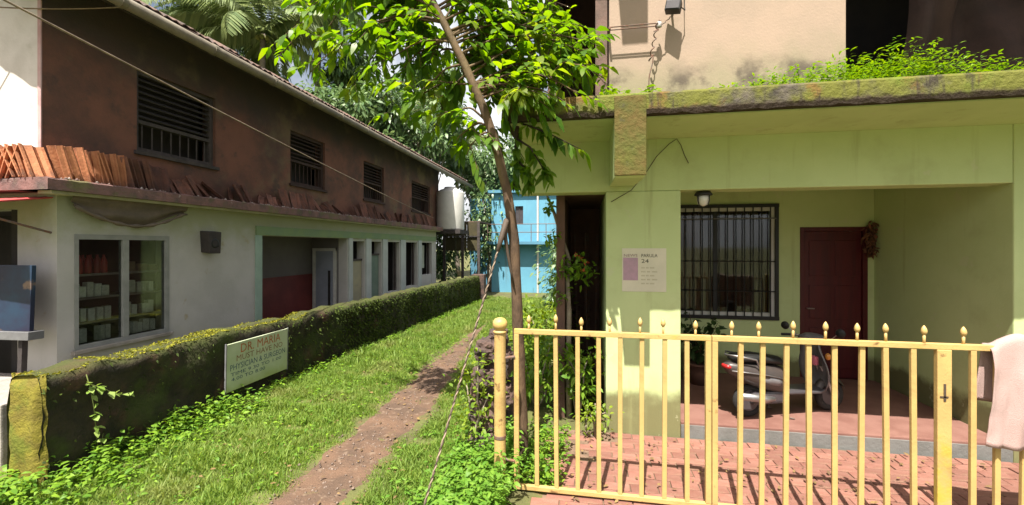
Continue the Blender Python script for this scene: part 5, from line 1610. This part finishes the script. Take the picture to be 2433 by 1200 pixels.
far_tree('broadleaf_tree', (-8.4, 20.5, gz), 9, (-8.3, 20.3, 7.6), (2.3, 2.0, 2.6), 6000, 0.28, 'broadleaf tree between the long house and the far palm', 32)
far_tree('broadleaf_tree', (-14.5, 22.5, gz), 12, (-14.0, 22.5, 10.5), (3.4, 2.6, 3.0), 6500, 0.34, 'tall broadleaf tree beside the large coconut palm', 33)
far_tree('broadleaf_tree', (-5.9, 24.0, gz), 7, (-5.8, 24.0, 6.3), (2.2, 2.0, 1.3), 4500, 0.28, 'low broadleaf tree over the lean-to and tank', 34)
far_tree('broadleaf_tree', (-3.2, 29.0, gz), 9, (-3.2, 29.0, 8.0), (2.8, 2.2, 2.6), 5500, 0.30, 'broadleaf tree rising behind the blue house', 35)
far_tree('broadleaf_tree', (-19.5, 20.0, gz), 12, (-19.2, 20.0, 12.0), (3.4, 2.6, 3.2), 6000, 0.36, 'broadleaf tree farthest along behind the tiled roof ridge', 36)
far_tree('broadleaf_tree', (-12.4, 30.0, gz), 12, (-12.4, 30.0, 12.6), (4.0, 2.6, 3.4), 5500, 0.42, 'tall hazy broadleaf tree behind the far palm', 37)
far_tree('broadleaf_tree', (-7.0, 34.0, gz), 9, (-7.2, 34.0, 7.2), (4.2, 2.2, 1.6), 4500, 0.38, 'wide low broadleaf tree far beyond the lean-to', 38)

far_tree('bushy_tree', (-7.6, 19.6, gz), 4, (-7.4, 19.6, 2.2), (1.5, 1.0, 2.0), 3500, 0.22, 'low bushy tree behind the water tank', 39)
far_tree('bushy_tree', (-4.9, 21.6, gz), 4, (-5.0, 21.6, 3.2), (0.8, 0.8, 2.2), 2500, 0.20, 'narrow bushy tree beside the blue house', 40)
far_tree('broadleaf_tree', (-0.2, 26.0, gz), 8, (-0.2, 26.0, 4.6), (2.0, 1.6, 3.4), 4500, 0.28, 'broadleaf tree filling the gap between the blue house and the green house', 41)
far_tree('bushy_tree', (-0.7, 15.5, gz), 3, (-0.6, 15.5, 1.0), (0.35, 1.6, 1.2), 2600, 0.18, 'low bushy tree on the lane verge before the blue house', 42)
def palm(base, top, fl, label, seed, nf=20):
    r = np.random.default_rng(seed)
    base, top = Vector(base), Vector(top)
    t = root('coconut_palm', base, label, 'palm', 'coconut palms beyond the long house')
    pts = [base.lerp(top, u) + Vector((0.5 * math.sin(u * 2.2 + seed), 0, 0)) * (1 - u) * u * 2 for u in np.linspace(0, 1, 14)]
    MB().tube(pts, list(np.linspace(0.20, 0.12, 14)), 10).build('trunk', PALM_BARK, t, smooth=True)
    # one frond mesh, along +X, then copies
    meshes = []
    for v in range(3):
        droop = (0.35, 0.75, 1.15)[v]
        P, D, U, Ls, Ws = [], [], [], [], []
        n = 46
        prev = None
        for i in range(n):
            u = i / (n - 1)
            a = 0.75 - u * (0.7 + droop)
            prev = np.array([0, 0, 0.0]) if prev is None else prev + np.array([math.cos(a), 0, math.sin(a)]) * fl / n
            if u < 0.12: continue
            ll = fl * 0.26 * math.sin(math.pi * (0.10 + 0.86 * u)) ** 0.7
            for s in (-1, 1):
                P.append(prev); D.append([0.55 * math.cos(a), s * 0.8, 0.55 * math.sin(a) - 0.45 - 0.3 * r.random()])
                U.append([0, 0, 1.0]); Ls.append(ll * r.uniform(0.85, 1.1)); Ws.append(0.085 * fl / 3)
        lv = leaf_verts(np.array(P), np.array(D), np.array(U), np.array(Ls), np.array(Ws), 0.35)
        meshes.append(lv)
    fo = []
    for v in range(3):
        o = np_mesh('frond', meshes[v], LEAF_F, 6, PALM_LEAF, t)
        fo.append(o)
    used = [False] * 3
    for i in range(nf):
        v = 0 if i < nf * 0.3 else (1 if i < nf * 0.7 else 2)
        o = fo[v] if not used[v] else fo[v].copy()
        if used[v]: COL.objects.link(o)
        used[v] = True
        o.location = top
        o.rotation_euler = (r.normal(0, 0.15), -0.35 + 0.25 * v + r.normal(0, 0.1), i * 2.399 + r.normal(0, 0.2))
    for k in range(5):
        MB().lathe([(0.01, -0.14), (0.09, -0.08), (0.12, 0.0), (0.09, 0.08), (0.01, 0.13)], tuple(top + Vector((0.22 * math.cos(k * 1.3), 0.22 * math.sin(k * 1.3), -0.22))), 8).build('coconut', M('coconut_husk', (0.16, 0.17, 0.05), bump=0.1), t, smooth=True)
    return t
palm((-16.5, 18.4, gz), (-15.6, 18.2, 12.4), 4.4, 'large sunlit coconut palm behind the tiled roof', 51, 26)
palm((-19.5, 18.8, gz), (-19.0, 18.5, 14.2), 3.9, 'coconut palm beside the large palm, nearer the street end of the roof', 52)
palm((-14.6, 21.0, gz), (-14.2, 20.8, 15.0), 3.6, 'tall coconut palm above the broadleaf trees behind the roof', 53)
palm((-13.0, 27.6, gz), (-12.4, 27.5, 10.4), 3.4, 'far coconut palm seen over the rear end of the gutter', 54, 22)
palm((-9.6, 31.0, gz), (-9.8, 31.0, 9.2), 3.2, 'small far coconut palm behind the lean-to', 55, 18)

# ================================================================== SHRUBS, WEEDS, GRASS
def shrub(name, base, h, rad, n, lsz, mat, label, seed, bark=PALE_BARK, stems=5, ratio=0.45):
    r = np.random.default_rng(seed)
    t = root(name, base, label, 'shrub')
    sm_ = MB()
    tips = []
    b = np.array(base)
    for k in range(stems):
        a = 2 * math.pi * k / stems + r.normal(0, .3)
        q = b + np.array([math.cos(a) * rad[0] * 0.7, math.sin(a) * rad[1] * 0.7, h * r.uniform(0.6, 0.95)])
        mid = (b + q) / 2 + r.normal(0, 0.05, 3)
        sm_.tube([b + [0, 0, -0.05], mid, q], [0.018, 0.012, 0.005], 6)
        tips += [mid, q, (mid + q) / 2]
    sm_.build('stems', bark, t, smooth=True)
    tips = np.array(tips)
    ci = r.integers(0, len(tips), n)
    off = r.normal(0, 1, (n, 3)) * np.array([rad[0], rad[1], h * 0.25]) * 0.42
    pos = tips[ci] + off
    pos[:, 2] = np.maximum(pos[:, 2], b[2] + 0.03)
    dd = unit(off * 2 + r.normal(0, 0.3, (n, 3)))
    L_ = r.uniform(lsz * .6, lsz * 1.3, n)
    np_mesh('leaves', leaf_verts(pos, dd, np.tile([0, 0, 1.0], (n, 1)) + r.normal(0, .4, (n, 3)), L_, L_ * ratio, 0.2), LEAF_F, 6, mat, t)
    return t
shrub('lime_shrub', (-0.72, 6.6, -0.05), 1.12, (0.42, 0.4), 1100, 0.10, LEAF_LIME, 'yellow green shrub in the lane behind the leaning tree', 61)
shrub('dark_shrub', (-0.62, 5.2, -0.02), 0.95, (0.28, 0.35), 700, 0.09, WEED, 'dark green shrub behind the gate post and rubble pier', 62)
shrub('corner_weed', (0.10, 4.5, 0.0), 0.34, (0.14, 0.12), 150, 0.06, LEAF_LIME, 'small yellow green weed at the foot of the green pier', 64)
# flowering plant with pale crooked stem
fp = root('flowering_plant', (-0.20, 5.05, 0), 'crooked pale stemmed plant with orange flowers before the dark passage', 'plant')
pp = [pY(1352, 1000, 5.05), pY(1350, 860, 5.05), pY(1352, 740, 5.05), pY(1348, 670, 5.08), pY(1352, 615, 5.1), pY(1335, 565, 5.1), pY(1318, 510, 5.1), pY(1300, 465, 5.1)]
MB().tube(pp, [0.035, 0.033, 0.03, 0.028, 0.026, 0.022, 0.02, 0.012], 10).build('stem', PALE_BARK, fp, smooth=True)
P, D, U, Ls, Ws = [], [], [], [], []
for (cx_, cy_, rr, n) in ((1372, 630, 0.13, 80), (1395, 650, 0.10, 50), (1340, 640, 0.13, 70), (1310, 560, 0.08, 30), (1330, 700, 0.10, 40), (1308, 490, 0.07, 30)):
    c = pY(cx_, cy_, 5.0)
    for _ in range(n):
        add_leaf(np.array(c) + r.normal(0, rr * 0.6, 3), unit(r.normal(0, 1, 3)), r.uniform(0.05, 0.10))
np_mesh('leaves', leaf_verts(np.array(P), np.array(D), np.array(U), np.array(Ls), np.array(Ws), 0.2), LEAF_F, 6, WEED, fp)
P, D, U, Ls, Ws = [], [], [], [], []
for (cx_, cy_) in ((1380, 612), (1392, 622), (1368, 605), (1386, 640)):
    c = pY(cx_, cy_, 4.95)
    for _ in range(14):
        add_leaf(np.array(c) + r.normal(0, 0.008, 3), unit(r.normal(0, 1, 3)), r.uniform(0.025, 0.045))
np_mesh('blossoms', leaf_verts(np.array(P), np.array(D), np.array(U), np.array(Ls), np.array(Ws), 0.2), LEAF_F, 6, ORANGE_FL, fp)

# creeper on the wall face near its end
cr = root('wall_creeper', (WXF + 0.03, 3.2, 0), 'pale leaved creeper trailing over the sunlit end of the mossy wall', 'creeper')
cm = MB(); P, D, U, Ls, Ws = [], [], [], [], []
for path_ in ([(205, 890), (215, 925), (222, 960), (226, 1000), (232, 1060)], [(205, 912), (240, 920), (280, 940), (318, 930)], [(225, 1075), (260, 1050), (300, 1045), (312, 1080)], [(225, 1090), (240, 1060), (245, 1030)]):
    pts = []
    for (px, py) in path_:
        Y_, z_ = onX(px, py, WXF + 0.045)
        pts.append(Vector((WXF + 0.045, Y_, z_)))
    cm.tube(pts, 0.004, 5)
    for i in range(len(pts) - 1):
        for k in range(4):
            q = pts[i].lerp(pts[i + 1], r.random())
            add_leaf(np.array(q), unit(np.array([0.7, r.normal(0, .6), r.normal(-0.1, .5)])), r.uniform(0.05, 0.085))
cm.build('stem', M('green_stem', (0.15, 0.18, 0.05), bump=0), cr, smooth=True)
np_mesh('leaves', leaf_verts(np.array(P), np.array(D), np.array(U), np.array(Ls), np.array(Ws) * 1.3, 0.3), LEAF_F, 6, M('creeper_leaf', (0.28, 0.36, 0.10), (0.16, 0.26, 0.04), island=True, rough=0.5, trans=0.3, bump=0), cr)

# leafy weeds: foot of the wall, foot of the post, around the pier
def gzf(x, y):
    return ground_z(x, y)
weed_patch('wall_foot_weeds', 420, lambda q: WXF + 0.04 + 0.55 * q.random() ** 1.6, 2.35, 4.6, gzf, lambda x: 0.30 - 0.2 * (x - WXF) / 0.6, WEED, 'leafy weeds at the foot of the near end of the mossy wall', 71, (0.04, 0.085))
weed_patch('corner_weeds', 160, lambda q: q.uniform(-5.1, -4.35), 2.35, 2.7, gzf, lambda x: 0.20, WEED, 'leafy weeds before the bright mossy wall end', 72, (0.04, 0.08))
weed_patch('post_weeds', 800, lambda q: -0.62 - 0.75 * q.random() ** 1.4, 2.45, 4.1, gzf, lambda x: 0.42 - 0.38 * (-0.62 - x) / 0.75, M('lush_weed', (0.15, 0.27, 0.03), (0.08, 0.19, 0.02), island=True, rough=0.5, trans=0.35, bump=0), 'lush leafy weeds around the foot of the ball topped post', 73, (0.035, 0.075))
weed_patch('verge_weeds', 420, lambda q: -0.85 - 0.4 * q.random(), 4.0, 9.5, gzf, lambda x: 0.28, WEED, 'weeds along the lane verge beside the rubble pier', 74, (0.04, 0.08))
weed_patch('inner_weeds', 160, lambda q: q.uniform(-0.55, -0.2), 3.45, 4.5, gzf, lambda x: 0.22, WEED, 'weeds inside the gate at the corner of the courtyard', 75, (0.03, 0.07))
weed_patch('far_wall_weeds', 500, lambda q: WXF + 0.03 + 0.25 * q.random(), 4.6, 16.5, gzf, lambda x: 0.16, WEED, 'low weeds along the shaded foot of the mossy wall', 76, (0.04, 0.08))

# grass blades
def grass_np(name, n, x0, x1, y0, y1, power, hh, label, seed, avoid=True):
    r = np.random.default_rng(seed)
    x = r.uniform(x0, x1, n)
    y = y0 + (y1 - y0) * r.random(n) ** power
    if avoid:
        pc = -2.12 - 0.075 * np.maximum(y - 3, 0) - 0.05 * np.sin(y * 0.9)
        hw = 0.32 * np.where(y < 6.5, 1, np.maximum(0.05, 1 - (y - 6.5) * 0.2))
        d = np.abs(x - pc) / hw
        patch = np.array([mnoise.noise(Vector((a * 4, b * 4, 9))) for a, b in zip(x, y)])
        p = np.clip((d - 0.62 + 0.75 * patch) / 0.7, 0.02, 1)
        k = r.random(n) < p
        x, y, patch, d = x[k], y[k], patch[k], d[k]
        hs = np.clip(0.35 + 0.55 * (d - 0.8), 0.3, 1.0) * (1 + 0.9 * patch + 0.5 * (r.random(len(x)) < 0.04))
    else:
        hs = np.ones(n)
    n = len(x)
    z = -0.025 * np.clip(y - 5, 0, 13) + np.array([0.03 * mnoise.noise(Vector((a * 1.3, b * 1.3, 0))) for a, b in zip(x, y)])
    h = r.uniform(0.45, 1.2, n) * hh * hs
    a = r.uniform(0, 2 * np.pi, n)
    w = h * 0.055 + 0.002
    bd_ = np.stack([np.cos(a), np.sin(a), np.zeros(n)], 1)
    la = r.uniform(0, 2 * np.pi, n)
    ln = np.stack([np.cos(la), np.sin(la), np.zeros(n)], 1) * (h * r.uniform(0.15, 0.8, n))[:, None]
    b = np.stack([x, y, z - 0.01], 1)
    m = b + ln * 0.35 + np.array([0, 0, 1.0]) * (h * 0.6)[:, None]
    t = b + ln + np.array([0, 0, 1.0]) * (h * 0.95)[:, None]
    W = w[:, None]
    V = np.stack([b - bd_ * W, b + bd_ * W, m + bd_ * W * 0.7, m - bd_ * W * 0.7, t], 1)
    o = np_mesh(name, V, [(0, 1, 2, 3), (3, 2, 4)], 5, GRASS)
    o['kind'] = 'stuff'
    return tag(o, label, 'grass')
grass_np('grass', 200000, WXF + 0.02, -0.72, 1.9, 6.5, 1.0, 0.065, 'short bright grass on both sides of the near dirt path', 81)
grass_np('grass', 110000, WXF + 0.02, -0.80, 6.5, 18.5, 1.2, 0.10, 'bright grass on the far part of the lane toward the blue house', 82)

# potted plant below the porch window
pt = root('potted_plant', (1.50, 6.05, 0.145), 'dark leafy plant in a clay pot below the barred porch window', 'plant')
MB().lathe([(0.11, 0.145), (0.14, 0.30), (0.16, 0.40), (0.175, 0.405), (0.175, 0.43), (0.15, 0.43), (0.14, 0.41), (0.01, 0.40)], (1.50, 6.05, 0), 20).build('pot', M('dull_clay_pot', (0.13, 0.065, 0.045), (0.09, 0.05, 0.04), sc=6), pt, smooth=True)
P, D, U, Ls, Ws = [], [], [], [], []
psm = MB()
for k in range(9):
    a_ = k * 0.7 + r.normal(0, .2)
    q = np.array([1.50 + 0.26 * math.cos(a_), 6.05 + 0.2 * math.sin(a_), 0.75 + 0.35 * r.random()])
    psm.tube([(1.50, 6.05, 0.40), (1.50 + 0.06 * math.cos(a_), 6.05 + 0.06 * math.sin(a_), 0.62), q], [0.01, 0.008, 0.004], 6)
    for _ in range(22):
        f = r.random()
        add_leaf(np.array([1.50, 6.05, 0.5]) * (1 - f) + q * f + r.normal(0, 0.04, 3), unit(r.normal(0, 0.7, 3) + np.array([0, 0, 0.1])), r.uniform(0.09, 0.17))
psm.build('stems', BARK, pt, smooth=True)
np_mesh('leaves', leaf_verts(np.array(P), np.array(D), np.array(U), np.array(Ls), np.array(Ws), 0.3), LEAF_F, 6, M('dark_leaf', (0.04, 0.08, 0.015), (0.02, 0.045, 0.012), island=True, bump=0, trans=0.2), pt)

# dry leaves and small stones on the path and courtyard
r = np.random.default_rng(99)
N_ = 900
xs_ = np.where(r.random(N_) < 0.7, r.uniform(-3.6, -1.0, N_), r.uniform(-0.3, 3.6, N_))
ys_ = np.where(xs_ < -0.5, r.uniform(2.2, 9.0, N_), r.uniform(3.1, 4.6, N_))
zs_ = np.array([ground_z(a_, b_) + (0.03 * mnoise.noise(Vector((a_ * 1.3, b_ * 1.3, 0))) + 0.02 if a_ < -0.5 else 0.012) for a_, b_ in zip(xs_, ys_)])
an_ = r.uniform(0, 6.28, N_)
L_ = r.uniform(0.02, 0.06, N_)
lt_ = np_mesh('leaf_litter', leaf_verts(np.stack([xs_, ys_, zs_ + 0.01], 1), np.stack([np.cos(an_), np.sin(an_), r.normal(0.05, 0.15, N_)], 1), np.tile([0, 0, 1.0], (N_, 1)) + r.normal(0, .2, (N_, 3)), L_, L_ * 0.45, 0.1), LEAF_F, 6, M('dry_leaf', (0.20, 0.13, 0.05), (0.09, 0.055, 0.03), island=True, bump=0))
lt_['kind'] = 'stuff'
tag(lt_, 'scattered dry leaves on the path and the red courtyard', 'leaf litter')
N_ = 700
ys_ = r.uniform(2.0, 8.0, N_)
xs_ = np.array([path_c(a_) for a_ in ys_]) + r.normal(0, 0.22, N_)
zs_ = np.array([ground_z(a_, b_) + 0.03 * mnoise.noise(Vector((a_ * 1.3, b_ * 1.3, 0))) + 0.014 for a_, b_ in zip(xs_, ys_)])
sz_p = r.uniform(0.004, 0.016, N_)
octa = np.array([[1, 0, 0], [0, 1, 0], [-1, 0, 0], [0, -1, 0], [0, 0, 0.7], [0, 0, -0.7]], float)
V_ = np.stack([xs_, ys_, zs_], 1)[:, None, :] + (octa[None] * (1 + r.normal(0, 0.25, (N_, 6, 1)))) * sz_p[:, None, None]
pb = np_mesh('pebbles', V_, [(0, 1, 4), (1, 2, 4), (2, 3, 4), (3, 0, 4), (1, 0, 5), (2, 1, 5), (3, 2, 5), (0, 3, 5)], 6, M('pebble_stone', (0.20, 0.15, 0.12), (0.11, 0.08, 0.065), island=True, bump=0))
pb['kind'] = 'stuff'
tag(pb, 'small pebbles scattered along the dirt path', 'pebbles')
shrub('passage_fern', (-0.10, 4.95, 0.0), 0.85, (0.22, 0.15), 420, 0.09, WEED, 'leafy green plant at the mouth of the dark passage', 91)
shrub('pier_creeper', (-1.02, 4.0, 0.0), 0.95, (0.20, 0.18), 520, 0.06, LEAF_LIME, 'leafy creeper half covering the rubble pier', 92)

N_ = 420
r = np.random.default_rng(123)
ys_ = 3.6 + 13.0 * r.random(N_)
ys_ = np.where(r.random(N_) < 0.45, r.normal(8.2, 0.9, N_), ys_)
V_ = np.stack([XU + 0.42 - np.abs(r.normal(0, 0.06, N_)), np.clip(ys_, 3.6, 16.5), np.full(N_, SZ1 + 0.008)], 1)[:, None, :] + (octa[None] * (1 + r.normal(0, 0.3, (N_, 6, 1)))) * r.uniform(0.006, 0.028, N_)[:, None, None]
rb = np_mesh('ledge_rubble', V_, [(0, 1, 4), (1, 2, 4), (2, 3, 4), (3, 0, 4), (1, 0, 5), (2, 1, 5), (3, 2, 5), (0, 3, 5)], 6, M('ledge_bits', (0.42, 0.37, 0.33), (0.12, 0.07, 0.06), island=True, bump=0))
rb['kind'] = 'stuff'
tag(rb, 'crumbled mortar bits lying along the edge of the tile ledge', 'rubble')

weed_patch('lane_weeds', 520, lambda q: WXF + 0.4 + 1.45 * q.random(), 2.2, 9.5, gzf, lambda x: 0.11, WEED, 'low broad leaved weeds mixed into the grass between wall and path', 77, (0.03, 0.065))
weed_patch('path_edge_weeds', 330, lambda q: -1.75 + 0.8 * q.random(), 2.2, 8.0, gzf, lambda x: 0.12, M('lush_weed', (0.15, 0.27, 0.03)), 'low weeds mixed into the grass between path and post', 78, (0.03, 0.06))
